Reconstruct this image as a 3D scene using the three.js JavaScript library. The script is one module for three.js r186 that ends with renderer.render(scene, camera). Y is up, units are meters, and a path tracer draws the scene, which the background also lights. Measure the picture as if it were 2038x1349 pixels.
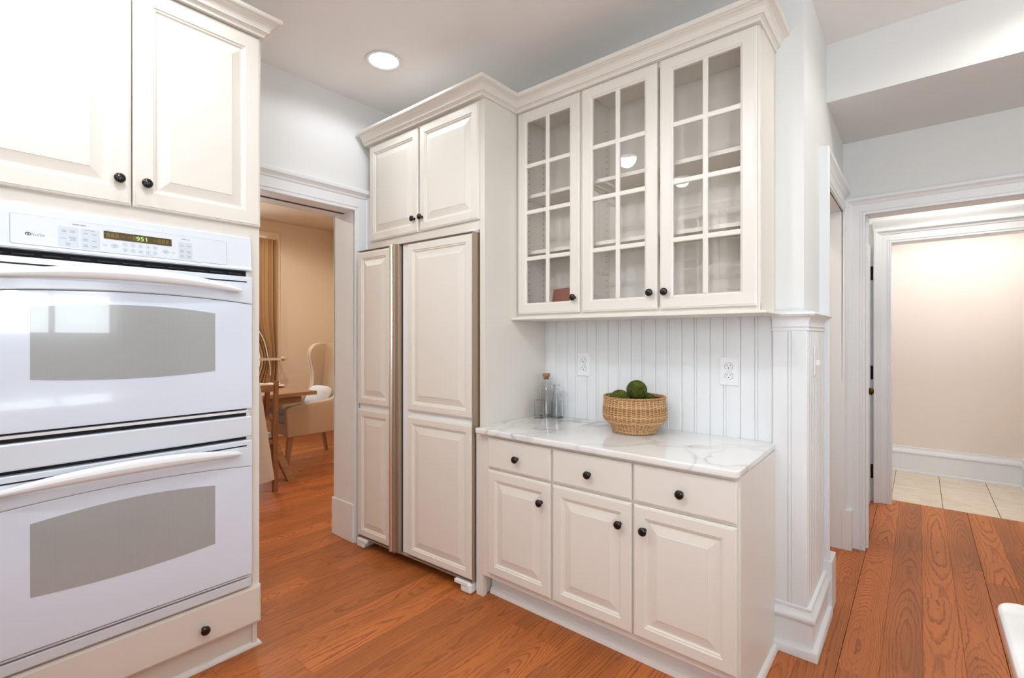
import * as THREE from 'three';
import { mergeGeometries, toCreasedNormals } from 'three/addons/utils/BufferGeometryUtils.js';
import { RoundedBoxGeometry } from 'three/addons/geometries/RoundedBoxGeometry.js';
import { RectAreaLightUniformsLib } from 'three/addons/lights/RectAreaLightUniformsLib.js';

// ------------------------------------------------------------------ camera, sky, exposure
const scene = new THREE.Scene();
const renderer = new THREE.WebGLRenderer({ antialias: true });
renderer.toneMapping = THREE.LinearToneMapping;
renderer.toneMappingExposure = 1.08;
renderer.shadowMap.enabled = true;
renderer.shadowMap.type = THREE.PCFSoftShadowMap;
RectAreaLightUniformsLib.init();
scene.background = new THREE.Color(0.72, 0.86, 1.0);

const camera = new THREE.PerspectiveCamera(2 * Math.atan(674.5 / 967.4) * 180 / Math.PI, 2038 / 1349, 0.05, 60);
camera.position.set(0, 1.277, 0);
camera.rotation.y = THREE.MathUtils.degToRad(40);
camera.setViewOffset(2038, 1349, 0, 4.5, 2038, 1349);

const LAMP = new THREE.Color(0.93, 0.97, 1.03), WARM = new THREE.Color(1.0, 0.95, 0.86), HALL = new THREE.Color(1.0, 0.965, 0.91), DAY = new THREE.Color(0.86, 0.94, 1.0);
const CAN = 3.3;              // candela of one kitchen downlight
const DAYLIGHT = 14.0;         // radiance of the sky seen through the kitchen windows

// ------------------------------------------------------------------ helpers
let seed = 7;
const rnd = () => { seed = (seed * 1664525 + 1013904223) >>> 0; return seed / 4294967296; };
const hash = (x, y, s) => { let h = (Math.imul(x, 374761393) + Math.imul(y, 668265263) + Math.imul(s, 974634777)) | 0; h = Math.imul(h ^ (h >>> 13), 1274126177); return ((h ^ (h >>> 16)) >>> 0) / 4294967296; };
function vnoise(x, y, s = 1) {
  const ix = Math.floor(x), iy = Math.floor(y); let fx = x - ix, fy = y - iy;
  fx = fx * fx * (3 - 2 * fx); fy = fy * fy * (3 - 2 * fy);
  const a = hash(ix, iy, s), b = hash(ix + 1, iy, s), c = hash(ix, iy + 1, s), d = hash(ix + 1, iy + 1, s);
  return a + (b - a) * fx + (c - a) * fy + (a - b - c + d) * fx * fy;
}
const fbm = (x, y, s, o = 4) => { let v = 0, a = 0.5; for (let i = 0; i < o; i++) { v += a * vnoise(x, y, s + i); x *= 2.03; y *= 2.03; a *= 0.5; } return v; };
const clamp = (x, a = 0, b = 1) => Math.min(b, Math.max(a, x));
const sstep = (a, b, x) => { const t = clamp((x - a) / (b - a)); return t * t * (3 - 2 * t); };

const used = {};
function numbered(name) { const n = used[name] = (used[name] ?? -1) + 1; return n ? name + '_' + String(n).padStart(3, '0') : name; }
function shadows(o) { o.castShadow = o.receiveShadow = true; return o; }
function merged(geos) {
  if (!Array.isArray(geos)) return geos;
  if (geos.length === 1) return geos[0];
  const list = geos.map((g) => { let q = g.index ? g.toNonIndexed() : g; const c = new THREE.BufferGeometry(); for (const k of ['position', 'normal', 'uv']) if (q.attributes[k]) c.setAttribute(k, q.attributes[k]); if (!c.attributes.uv) c.setAttribute('uv', new THREE.BufferAttribute(new Float32Array(c.attributes.position.count * 2), 2)); return c; });
  return mergeGeometries(list);
}
function part(name, geos, material, parent, label) {
  const m = shadows(new THREE.Mesh(merged(geos), material));
  m.name = name; parent.add(m);
  if (label) m.userData.label = label;
  return m;
}
function struct(name, geos, material, parent) {
  const m = part(name, geos, material, parent ?? scene);
  if (!parent) { m.name = numbered(name); m.userData.kind = 'structure'; }
  return m;
}
function tag(o, label, category, group) { o.userData.label = label; o.userData.category = category; if (group) o.userData.group = group; return o; }
function thing(name, label, category, pos = [0, 0, 0], turn = 0, group) {
  const o = new THREE.Group(); o.name = numbered(name); scene.add(o);
  o.position.set(...pos); o.rotation.y = turn;
  return tag(o, label, category, group);
}
function single(name, geos, material, label, category, group) { const m = part(name, geos, material, scene); m.name = numbered(name); return tag(m, label, category, group); }
function dup(src, pos, turn, label, group) { const c = src.clone(); c.name = numbered(src.name.replace(/_\d{3}$/, '')); scene.add(c); c.position.set(...pos); c.rotation.y = turn; if (label) c.userData.label = label; if (group) c.userData.group = group; return c; }

// boxes given by their limits
function bx(x0, x1, y0, y1, z0, z1) { return new THREE.BoxGeometry(x1 - x0, y1 - y0, z1 - z0).translate((x0 + x1) / 2, (y0 + y1) / 2, (z0 + z1) / 2); }
function rb(x0, x1, y0, y1, z0, z1, r = 0.003, seg = 1) {
  const w = x1 - x0, h = y1 - y0, d = z1 - z0;
  return new RoundedBoxGeometry(w, h, d, seg, Math.min(r, w / 2.01, h / 2.01, d / 2.01)).translate((x0 + x1) / 2, (y0 + y1) / 2, (z0 + z1) / 2);
}
// a moulding: profile [a outward, b along N] swept along a polyline with mitred corners
function sweep(profile, path, N, crease = 0.7) {
  const P = path.map((p) => new THREE.Vector3(...p)), n = new THREE.Vector3(...N), k = P.length;
  const side = []; for (let i = 0; i < k - 1; i++) side.push(P[i + 1].clone().sub(P[i]).normalize().cross(n).normalize());
  const mitre = P.map((_, i) => { if (i === 0) return side[0]; if (i === k - 1) return side[k - 2]; const s = side[i - 1].clone().add(side[i]); return s.multiplyScalar(1 / (1 + side[i - 1].dot(side[i]))); });
  const at = (i, j) => P[i].clone().addScaledVector(mitre[i], profile[j][0]).addScaledVector(n, profile[j][1]);
  const pos = [], m = profile.length;
  const tri = (a, b, c) => pos.push(...a.toArray(), ...b.toArray(), ...c.toArray());
  let area = 0; for (let j = 0; j < m; j++) { const q = profile[(j + 1) % m]; area += profile[j][0] * q[1] - q[0] * profile[j][1]; }
  const flip = area > 0;
  for (let i = 0; i < k - 1; i++) for (let j = 0; j < m; j++) {
    const j2 = (j + 1) % m, a = at(i, j), b = at(i + 1, j), c = at(i + 1, j2), d = at(i, j2);
    if (!flip) { tri(a, c, b); tri(a, d, c); } else { tri(a, b, c); tri(a, c, d); }
  }
  const caps = THREE.ShapeUtils.triangulateShape(profile.map((p) => new THREE.Vector2(...p)), []);
  for (const [a, b, c] of caps) { if (!flip) { tri(at(0, a), at(0, c), at(0, b)); tri(at(k - 1, a), at(k - 1, b), at(k - 1, c)); } else { tri(at(0, a), at(0, b), at(0, c)); tri(at(k - 1, a), at(k - 1, c), at(k - 1, b)); } }
  const g = new THREE.BufferGeometry(); g.setAttribute('position', new THREE.Float32BufferAttribute(pos, 3));
  g.setAttribute('uv', new THREE.BufferAttribute(new Float32Array(pos.length / 3 * 2), 2));
  g.computeVertexNormals();
  return toCreasedNormals(g, crease);
}
// concentric rectangles [inset, z] from the outside in; cap closes the middle
function rings(w, h, list, cap = true, back) {
  const pos = [];
  const c = ([i, z]) => [[-w / 2 + i, -h / 2 + i, z], [w / 2 - i, -h / 2 + i, z], [w / 2 - i, h / 2 - i, z], [-w / 2 + i, h / 2 - i, z]];
  const quad = (a, b, d, e) => pos.push(...a, ...b, ...d, ...a, ...d, ...e);
  for (let i = 0; i < list.length - 1; i++) { const o = c(list[i]), n = c(list[i + 1]); for (let k = 0; k < 4; k++) { const k2 = (k + 1) % 4; quad(o[k], o[k2], n[k2], n[k]); } }
  if (cap) { const q = c(list[list.length - 1]); quad(q[0], q[1], q[2], q[3]); }
  if (back) { const q = c(list[0]); quad(q[3], q[2], q[1], q[0]); }
  const g = new THREE.BufferGeometry(); g.setAttribute('position', new THREE.Float32BufferAttribute(pos, 3));
  g.setAttribute('uv', new THREE.BufferAttribute(new Float32Array(pos.length / 3 * 2), 2));
  g.computeVertexNormals(); return g;
}
const lathe = (pts, seg = 32) => new THREE.LatheGeometry(pts.map((p) => new THREE.Vector2(p[0], p[1])), seg);
function tubeAlong(pts, r, seg = 40, rad = 8, closed = false) { return new THREE.TubeGeometry(new THREE.CatmullRomCurve3(pts.map((p) => new THREE.Vector3(...p)), closed), seg, r, rad, closed); }
function shapeOf(pts) { return new THREE.Shape(pts.map((p) => new THREE.Vector2(p[0], p[1]))); }
function extrude(shape, depth, bevel = 0, seg = 2, curve = 16) { return new THREE.ExtrudeGeometry(shape, { depth: depth - 2 * bevel, bevelEnabled: bevel > 0, bevelThickness: bevel, bevelSize: bevel, bevelOffset: -bevel, bevelSegments: seg, curveSegments: curve }).translate(0, 0, bevel); }
function taper(x0, z0, w0, x1, z1, w1, y0, y1) {               // a square leg from (x0,y0,z0) to (x1,y1,z1)
  const g = new THREE.BoxGeometry(1, 1, 1), p = g.attributes.position;
  for (let i = 0; i < p.count; i++) { const t = p.getY(i) + 0.5, w = w0 + (w1 - w0) * t; p.setXYZ(i, x0 + (x1 - x0) * t + p.getX(i) * w, y0 + (y1 - y0) * t, z0 + (z1 - z0) * t + p.getZ(i) * w); }
  g.computeVertexNormals(); return g;
}
function dataTex(w, h, fn, srgb = true, wrap = true) {
  const d = new Uint8Array(w * h * 4);
  for (let y = 0; y < h; y++) for (let x = 0; x < w; x++) { const c = fn(x, y), o = (y * w + x) * 4; d[o] = c[0]; d[o + 1] = c[1]; d[o + 2] = c[2]; d[o + 3] = 255; }
  const t = new THREE.DataTexture(d, w, h); t.magFilter = THREE.LinearFilter; t.minFilter = THREE.LinearMipmapLinearFilter; t.generateMipmaps = true;
  if (wrap) t.wrapS = t.wrapT = THREE.RepeatWrapping; if (srgb) t.colorSpace = THREE.SRGBColorSpace; t.needsUpdate = true; return t;
}
const mix3 = (a, b, t) => [a[0] + (b[0] - a[0]) * t, a[1] + (b[1] - a[1]) * t, a[2] + (b[2] - a[2]) * t];

// ------------------------------------------------------------------ materials
const std = (hex, rough, o = {}) => new THREE.MeshStandardMaterial({ color: hex, roughness: rough, ...o });
const phy = (hex, rough, o = {}) => new THREE.MeshPhysicalMaterial({ color: hex, roughness: rough, ...o });
const M = {};
M.wall = std('#ecedeb', 0.75);
M.ceiling = std('#faf7f4', 0.9);
M.trim = phy('#eef0f1', 0.38);
M.cream = phy('#ebe5db', 0.36);
M.creamIn = std('#eae3d8', 0.5);
M.peach = std('#efe2d6', 0.85);
M.tan = std('#ecdac2', 0.85);
M.diningCeil = std('#dfcbb4', 0.9);
M.knob = phy('#14110f', 0.25, { metalness: 0.55, clearcoat: 0.6, clearcoatRoughness: 0.15 });
M.hinge = std('#1a1714', 0.45, { metalness: 0.7 });
M.brass = std('#5a4428', 0.35, { metalness: 0.9 });
M.enamel = phy('#e2e9f2', 0.22, { clearcoat: 0.5, clearcoatRoughness: 0.1 });
M.ovenGlass = phy('#e6f0ff', 0.12, { clearcoat: 1, clearcoatRoughness: 0.03 });
M.plastic = phy('#f2f4f6', 0.4);
M.dark = std('#191817', 0.7);
M.vent = std('#3c3b3d', 0.6, { metalness: 0.3 });
M.steel = std('#ece8e1', 0.24, { metalness: 0.9 });
M.bronze = std('#b3a28f', 0.42, { metalness: 0.75 });
M.whitePlastic = phy('#f3f4f5', 0.35);
M.pane = phy('#ffffff', 0.0, { transmission: 1, thickness: 0, ior: 1.5 });
M.glow = std('#ffffff', 0.6, { emissive: new THREE.Color(1, 0.96, 0.9), emissiveIntensity: 2.2 });
M.linen = std('#d9bb9b', 0.95);
M.piping = std('#efe6dc', 0.9);
M.seatBlue = std('#b9bcc4', 0.9);
M.pillow = std('#e8e6e8', 0.95);
M.cloth = std('#ecdfd2', 0.95);
M.curtain = std('#c39a6c', 0.9);
M.cork = std('#b07a55', 0.9);
M.leather = std('#8a4a28', 0.6);
M.redwood = phy('#8c4a38', 0.45);
M.shoe = phy('#ece8e2', 0.45);

// oak planks: growth rings cut lengthwise, in eight variants
const PW = 0.127, PL = 1.7;
function vnoiseP(x, y, s, period) {                            // value noise that repeats along y
  const ix = Math.floor(x), iy = Math.floor(y); let fx = x - ix, fy = y - iy;
  fx = fx * fx * (3 - 2 * fx); fy = fy * fy * (3 - 2 * fy);
  const w = (k) => ((k % period) + period) % period, a = hash(ix, w(iy), s), b = hash(ix + 1, w(iy), s), c = hash(ix, w(iy + 1), s), d = hash(ix + 1, w(iy + 1), s);
  return a + (b - a) * fx + (c - a) * fy + (a - b - c + d) * fx * fy;
}
function oakTexture(v, light, dark) {
  const W = 192, H = 2048, straight = v % 4 === 3, xc = (straight ? -0.5 + 2 * hash(v, 3, 3) : 0.15 + 0.7 * hash(v, 3, 3)) * PW;
  const amp = straight ? 0.02 : 0.045 + 0.05 * hash(v, 5, 9), d0 = straight ? 0.10 : 0.004, pitch = 0.0042 + 0.0028 * hash(v, 8, 8), tone = 0.94 + 0.11 * hash(v, 4, 5);
  return dataTex(W, H, (px, py) => {
    const x = px / W * PW, t = py / H;
    const n = (fx, k, s) => vnoiseP(x * fx, t * k, s + v * 17, k);
    const wob = (n(15, 3, 11) - 0.5) * 0.014 + (n(46, 13, 31) - 0.5) * 0.0040 + (n(110, 60, 33) - 0.5) * 0.0016;
    const depth = d0 + amp * (n(0.001, 2, 50) * 0.8 + n(0.001, 3, 52) * 0.2) * 1.4;
    const R = Math.sqrt((x - xc) * (x - xc) * 0.7 + depth * depth) + wob, f = R / pitch - Math.floor(R / pitch);
    const year = hash(Math.floor(R / pitch), v, 6), ring = sstep(0.5, 0.88, f) * (1 - sstep(0.92, 1.0, f)) * (0.35 + 0.65 * year);
    const pores = sstep(0.55, 0.9, n(1700, 70, 70)) * (0.3 + 0.7 * ring), streak = n(520, 9, 90), broad = n(9, 3, 130) * 0.6 + n(24, 7, 131) * 0.4;
    const k = clamp(0.54 * ring * (0.2 + 0.9 * broad) + 0.42 * pores + 0.24 * (streak - 0.5) + 0.16 * (0.5 - broad));
    const c = mix3(light, dark, k), m = tone * (0.93 + 0.15 * broad);
    return [clamp(c[0] * m, 0, 255), clamp(c[1] * m, 0, 255), clamp(c[2] * m, 0, 255)];
  });
}
const OAK = [];
for (let v = 0; v < 8; v++) OAK.push(phy('#ffffff', 0.46, { map: oakTexture(v, [190, 110, 54], [84, 34, 12]), specularIntensity: 0.65, clearcoat: 0.12, clearcoatRoughness: 0.16 }));
M.subfloor = std('#4a2412', 0.8);

// walnut-toned furniture wood
const grainTex = dataTex(256, 512, (x, y) => { const g = fbm(x / 7, y / 90, 5, 4), s = vnoise(x * 0.9, y / 60, 9); return mix3([196, 152, 112], [142, 100, 66], clamp(g * 1.1 + 0.3 * (s - 0.5))); });
M.tableWood = std('#ffffff', 0.5, { map: grainTex });
M.darkWood = std('#f0dcc4', 0.5, { map: grainTex });

// white marble with grey veins
function marbleTexture(s) {
  const N = 1024;
  return dataTex(N, N, (px, py) => {
    const x = px / N * 1.3, y = py / N * 1.3;
    const wx = x + 0.28 * (fbm(x * 2.2, y * 2.2, 3 + s, 4) - 0.5), wy = y + 0.28 * (fbm(x * 2.2 + 9, y * 2.2, 13 + s, 4) - 0.5);
    const ridge = (k, q, ang) => { const u = Math.cos(ang) * wx + Math.sin(ang) * wy, w = -Math.sin(ang) * wx + Math.cos(ang) * wy; return 1 - Math.abs(2 * fbm(u * k, w * k * 0.45, q + s, 4) - 0.94) * 2.2; };
    const mask = sstep(0.42, 0.62, fbm(x * 2.4, y * 2.4, 41 + s, 3));
    const v1 = Math.pow(clamp(ridge(3.2, 21, 0.7)), 11) * (0.2 + 0.8 * mask), v2 = Math.pow(clamp(ridge(7, 61, 0.4)), 10) * mask * 0.75;
    const cloud = fbm(x * 3, y * 3, 81 + s, 4), warm = sstep(0.5, 0.75, fbm(x * 2.1 + 4, y * 2.1, 91 + s, 3));
    const t = clamp(0.8 * v1 + 0.62 * v2 + 0.18 * (cloud - 0.4));
    return mix3(mix3([243, 243, 240], [238, 230, 220], warm * 0.8), [140, 138, 136], t);
  });
}
M.marble = phy('#ffffff', 0.16, { map: marbleTexture(2), clearcoat: 0.4, clearcoatRoughness: 0.05 });
M.tile = [0, 1, 2, 3].map((i) => phy('#ffffff', 0.35, { map: dataTex(128, 128, (x, y) => { const g = fbm(x / 80 + i * 7, y / 7, 17 + i, 4), c = fbm(x / 30, y / 30 + i * 3, 27, 3); return mix3([236, 222, 200], [206, 184, 156], clamp(0.9 * (g - 0.25) + 0.5 * (c - 0.4))); }) }));
M.grout = std('#8f8274', 0.95);
const weaveTex = dataTex(128, 128, (x, y) => { const a = Math.sin(x * Math.PI / 4) * 0.5 + Math.sin(y * Math.PI / 4) * 0.5, n = vnoise(x / 3, y / 3, 4); const t = clamp(0.5 + 0.25 * a + 0.35 * (n - 0.5)); return mix3([225, 225, 225], [255, 255, 255], t); });
weaveTex.repeat.set(14, 14);
for (const k of ['linen', 'cloth', 'pillow', 'seatBlue', 'curtain']) M[k].map = weaveTex;

// ------------------------------------------------------------------ the shell of the rooms
const CEIL = 2.743, XW = -2.69, XB = -2.905, ZN = -2.27, XS = -0.36, ZH = -3.585, BEAM = 2.4535;
const DOOR_TOP = 2.058, DZ0 = -1.678, DZ1 = -0.76;          // opening to the dining room
const WZ0 = -1.6, WZ1 = -0.35, WY0 = 1.28, WY1 = 2.4, XE = 4.2, ZS = 0.89;

const floor = struct('floor', bx(-6.45, 4.4, -0.16, -0.012, -4.83, 1.1), M.subfloor);
const floor2 = struct('floor', bx(-1.35, 1.35, -0.16, -0.008, -6.1, -4.83), M.grout);
struct('ceiling', bx(XB, 4.4, CEIL, 2.9, -3.705, 1.1), M.ceiling);
struct('ceiling', bx(-6.45, XB, 2.741, 2.9, -3.75, 0.75), M.diningCeil);
struct('ceiling', bx(-1.35, 1.35, 2.45, 2.6, -6.1, -3.705), M.ceiling);
// wall between kitchen and dining room, with the doorway (white to the kitchen, tan to the dining room)
const openX = (x0, x1, z0, z1, y1, a, b, t) => [bx(x0, x1, 0, y1, z0, a), bx(x0, x1, 0, y1, b, z1), bx(x0, x1, t, y1, a, b)];
struct('wall_left', openX(XB + 0.01, XW, -3.75, 1.05, CEIL, DZ0 - 0.012, DZ1 + 0.012, DOOR_TOP + 0.012), M.wall);
struct('wall_dining_side', openX(XB - 0.004, XB + 0.01, -3.75, 0.75, CEIL, DZ0 - 0.012, DZ1 + 0.012, DOOR_TOP + 0.012), M.tan);
struct('wall_back', bx(XW, XS - 0.18, 0, CEIL, ZN - 0.18, ZN), M.wall);
struct('wall_passage', [bx(XS - 0.18, XS, 0, CEIL, -2.8 + 0.012, ZN), bx(XS - 0.18, XS, 0, CEIL, ZH - 0.12, -3.515 - 0.012), bx(XS - 0.18, XS, 2.03 + 0.012, CEIL, -3.515 - 0.012, -2.8 + 0.012)], M.wall);
struct('beam', bx(XS, 1.0, BEAM, CEIL, ZH, -2.891), M.wall);
struct('wall_hall', [bx(-1.75, -0.25 - 0.012, 0, CEIL, ZH - 0.12, ZH), bx(0.62 + 0.012, 1.15, 0, CEIL, ZH - 0.12, ZH), bx(-0.262, 0.632, 2.005 + 0.012, CEIL, ZH - 0.12, ZH)], M.wall);
struct('wall_closet', [bx(-1.75, -1.6, 0, CEIL, ZH, ZN - 0.18)], M.peach);
struct('wall_hall_right', bx(1.0, 1.15, 0, CEIL, ZH, ZN), M.wall);
struct('wall_back_right', bx(1.0, 4.35, 0, CEIL, ZN, ZN + 0.15), M.wall);
struct('wall_right', [bx(XE, XE + 0.15, 0, CEIL, ZN, WZ0), bx(XE, XE + 0.15, 0, CEIL, WZ1, 1.05), bx(XE, XE + 0.15, 0, WY0, WZ0, WZ1), bx(XE, XE + 0.15, WY1, CEIL, WZ0, WZ1)], M.wall);
struct('wall_front', [bx(XW, -0.05, 0, CEIL, ZS, ZS + 0.15), bx(1.55, 4.35, 0, CEIL, ZS, ZS + 0.15), bx(-0.05, 1.55, 0, 1.0, ZS, ZS + 0.15), bx(-0.05, 1.55, 2.35, CEIL, ZS, ZS + 0.15)], M.wall);
// vestibule and tiled hall
struct('wall_vestibule_left', bx(-0.55, -0.405, 0, 2.45, -4.7, ZH - 0.12), M.wall);
struct('wall_vestibule_right', bx(1.0, 1.15, 0, 2.45, -4.7, ZH - 0.12), M.wall);
struct('wall_vestibule_end', [bx(-1.35, -0.177, 0, 2.45, -4.81, -4.7), bx(0.662, 1.35, 0, 2.45, -4.81, -4.7), bx(-0.177, 0.662, 1.99 + 0.012, 2.45, -4.81, -4.7)], M.wall);
struct('wall_tiled_hall_end', bx(-1.35, 1.35, 0, 2.45, -6.1, -5.95), M.peach);
struct('wall_tiled_hall_right', bx(0.68, 0.83, 0, 2.45, -5.95, -4.81), M.peach);
struct('wall_tiled_hall_left', bx(-1.35, -1.2, 0, 2.45, -5.95, -4.81), M.peach);
// dining room
const DWZ0 = -2.715, DWZ1 = -1.35, DWY0 = 0.55, DWY1 = 2.46;
struct('wall_dining_end', [bx(-6.45, -6.29, 0, 2.741, -3.75, DWZ0), bx(-6.45, -6.29, 0, 2.741, DWZ1, 0.75), bx(-6.45, -6.29, 0, DWY0, DWZ0, DWZ1), bx(-6.45, -6.29, DWY1, 2.741, DWZ0, DWZ1)], M.tan);
struct('wall_dining_right', bx(-6.29, XB - 0.004, 0, 2.741, -3.75, -3.61), M.tan);
struct('wall_dining_left', bx(-6.29, XB - 0.004, 0, 2.741, 0.6, 0.75), M.tan);

// floor boards
function plankGeo(x0, x1, z0, z1, uo, flip) {
  const e = 0.00025, b = 0.0005, y1 = 0, y0 = -0.0007, yb = -0.012, pos = [], uv = [], nor = [];
  const X = [x0 + e, x0 + e + b, x1 - e - b, x1 - e], Z = [z0 + e, z0 + e + b, z1 - e - b, z1 - e];
  const put = (x, y, z, n) => { pos.push(x, y, z); nor.push(...n); uv.push((flip ? x1 - x : x - x0) / PW, (z - z0 + uo) / PL); };
  const quad = (a, b2, c, d, n) => { for (const q of [a, b2, c, a, c, d]) put(...q, n); };
  quad([X[1], y1, Z[2]], [X[2], y1, Z[2]], [X[2], y1, Z[1]], [X[1], y1, Z[1]], [0, 1, 0]);
  const s = Math.SQRT1_2;
  quad([X[0], y0, Z[3]], [X[1], y1, Z[2]], [X[1], y1, Z[1]], [X[0], y0, Z[0]], [-s, s, 0]);
  quad([X[2], y1, Z[2]], [X[3], y0, Z[3]], [X[3], y0, Z[0]], [X[2], y1, Z[1]], [s, s, 0]);
  quad([X[0], y0, Z[3]], [X[3], y0, Z[3]], [X[2], y1, Z[2]], [X[1], y1, Z[2]], [0, s, s]);
  quad([X[1], y1, Z[1]], [X[2], y1, Z[1]], [X[3], y0, Z[0]], [X[0], y0, Z[0]], [0, s, -s]);
  quad([X[0], yb, Z[3]], [X[0], y0, Z[3]], [X[0], y0, Z[0]], [X[0], yb, Z[0]], [-1, 0, 0]);
  quad([X[3], y0, Z[3]], [X[3], yb, Z[3]], [X[3], yb, Z[0]], [X[3], y0, Z[0]], [1, 0, 0]);
  const g = new THREE.BufferGeometry();
  g.setAttribute('position', new THREE.Float32BufferAttribute(pos, 3)); g.setAttribute('normal', new THREE.Float32BufferAttribute(nor, 3)); g.setAttribute('uv', new THREE.Float32BufferAttribute(uv, 2));
  return g;
}
const edges = []; for (let x = -0.245 - 48 * PW; x < 4.2; x += PW) edges.push(x);
for (const x of edges) {
  const xm = x + PW / 2; let z0, z1;
  if (xm < -6.29) continue;
  if (xm < -2.9) { z0 = -3.61; z1 = 0.6; } else if (xm < -1.6) { z0 = -2.27; z1 = 0.89; } else if (xm < 1.0) { z0 = -4.83; z1 = 0.89; } else { z0 = -2.12; z1 = 0.89; }
  let z = z0, first = true;
  while (z < z1 - 0.01) {
    let L = (xm > 1 ? 1.6 + rnd() : first ? 0.5 + 1.3 * rnd() : 1.3 + 0.9 * rnd()); first = false;
    if (z1 - z - L < 0.5) L = z1 - z;
    const v = Math.floor(rnd() * 8);
    part('plank', plankGeo(x + 0.00001, x + PW + (Math.abs(x + PW + 0.245) < 0.01 || Math.abs(x + PW - 0.263) < 0.01 ? -0.0016 : 0), z, z + L, rnd() * PL, rnd() > 0.5), OAK[v], floor);
    z += L;
  }
}
// hall tiles
for (let i = -4; i < 4; i++) for (let j = 0; j < 4; j++) {
  const x0 = 0.132 + i * 0.3065, z1 = j ? -5.055 + 0.305 - j * 0.305 : -4.83, z0 = -5.055 - j * 0.305 + (j ? 0 : 0);
  const top = Math.min(z1, -4.83), bot = Math.max(z0, -5.95); if (top - bot < 0.03 || x0 > 0.68 || x0 < -1.2) continue;
  const g = rb(x0 + 0.0018, Math.min(x0 + 0.3047, 0.68), -0.01, 0.0, bot + 0.0012, top - 0.0012, 0.0015);
  const p = g.attributes.position, uv = g.attributes.uv; for (let k = 0; k < p.count; k++) uv.setXY(k, p.getX(k) / 0.3, p.getZ(k) / 0.3);
  part('tile', g, M.tile[Math.abs(i * 3 + j) % 4], floor2);
}

// mouldings
const CASING = [[0, 0], [0, 0.014], [0.003, 0.017], [0.014, 0.017], [0.017, 0.013], [0.020, 0.013], [0.023, 0.018], [0.031, 0.018], [0.034, 0.014], [0.078, 0.014], [0.082, 0.018], [0.085, 0.020], [0.09, 0.021], [0.099, 0.026], [0.106, 0.033], [0.110, 0.038], [0.116, 0.040], [0.128, 0.040], [0.135, 0.034], [0.135, 0]];
const CASING_S = CASING.map(([a, b]) => [a * 0.8, b * 0.85]);
const CROWN = [[0, 0], [0.007, 0], [0.0075, 0.006], [0.010, 0.011], [0.015, 0.014], [0.015, 0.017], [0.021, 0.018], [0.021, 0.023], [0.023, 0.031], [0.028, 0.040], [0.036, 0.047], [0.046, 0.051], [0.046, 0.054], [0.052, 0.055], [0.056, 0.058], [0.058, 0.062], [0.058, 0.073], [0, 0.073]];
const BASE = [[0, 0], [0.042, 0], [0.042, 0.032], [0.038, 0.037], [0.024, 0.038], [0.022, 0.10], [0.022, 0.132], [0.03, 0.137], [0.033, 0.146], [0.033, 0.154], [0.028, 0.162], [0.017, 0.170], [0.014, 0.178], [0.018, 0.182], [0.018, 0.190], [0.012, 0.195], [0, 0.195]];
const BASE_HALL = [[0, 0], [0.024, 0], [0.024, 0.012], [0.018, 0.016], [0.018, 0.17], [0.026, 0.178], [0.027, 0.19], [0.018, 0.205], [0.012, 0.222], [0.014, 0.236], [0, 0.238]];
const RAIL = [[0, 0], [0.010, 0], [0.016, 0.004], [0.016, 0.010], [0.012, 0.014], [0.016, 0.018], [0.018, 0.022], [0.014, 0.024], [0.015, 0.040], [0.022, 0.054], [0.032, 0.060], [0.040, 0.064], [0.043, 0.070], [0.040, 0.078], [0.030, 0.081], [0.012, 0.084], [0, 0.088]];
const QUARTER = [[0, 0], [0.016, 0], [0.0155, 0.006], [0.012, 0.012], [0.007, 0.016], [0, 0.018]];
const casing = (name, path, N, prof = CASING) => struct(name, sweep(prof, path, N, 0.5), M.trim);
// kitchen doorway: casing, jambs, plinth
casing('trim_1', [[XW, 0, DZ0], [XW, DOOR_TOP, DZ0], [XW, DOOR_TOP, DZ1], [XW, 0, DZ1]], [1, 0, 0]);
struct('door_1', [bx(XB - 0.01, XW + 0.004, 0, DOOR_TOP, DZ0 - 0.012, DZ0), bx(XB - 0.01, XW + 0.004, 0, DOOR_TOP, DZ1, DZ1 + 0.012), bx(XB - 0.01, XW + 0.004, DOOR_TOP, DOOR_TOP + 0.012, DZ0 - 0.012, DZ1 + 0.012), rb(XB - 0.03, XW + 0.0, 0, 0.236, DZ0 - 0.001, DZ0 + 0.008, 0.002)], M.trim);
struct('track', bx(-2.815, -2.79, DOOR_TOP - 0.0015, DOOR_TOP + 0.001, DZ0, DZ1), M.dark, scene.getObjectByName('door_1'));
casing('trim_2', [[XB - 0.004, 0, DZ1], [XB - 0.004, DOOR_TOP, DZ1], [XB - 0.004, DOOR_TOP, DZ0], [XB - 0.004, 0, DZ0]], [-1, 0, 0]);
// side doorway in the passage
casing('trim_3', [[XS, 0, -3.515], [XS, 2.03, -3.515], [XS, 2.03, -2.8], [XS, 0, -2.8]], [1, 0, 0], CASING.map(([a, b]) => [Math.min(a, 0.135), b]));
struct('door_2', [bx(XS - 0.19, XS + 0.004, 0, 2.03, -2.8, -2.788), bx(XS - 0.19, XS + 0.004, 0, 2.03, -3.527, -3.515), bx(XS - 0.19, XS + 0.004, 2.03, 2.042, -3.527, -2.788), bx(XS - 0.16, XS - 0.12, 0, 2.03, -3.515, -3.503)], M.trim);
struct('trim_4', [rb(XS, XS + 0.05, 0, 0.24, -2.80, -2.66, 0.003), rb(XS, XS + 0.05, 0, 0.24, -3.585, -3.512, 0.003)], M.trim);
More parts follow.
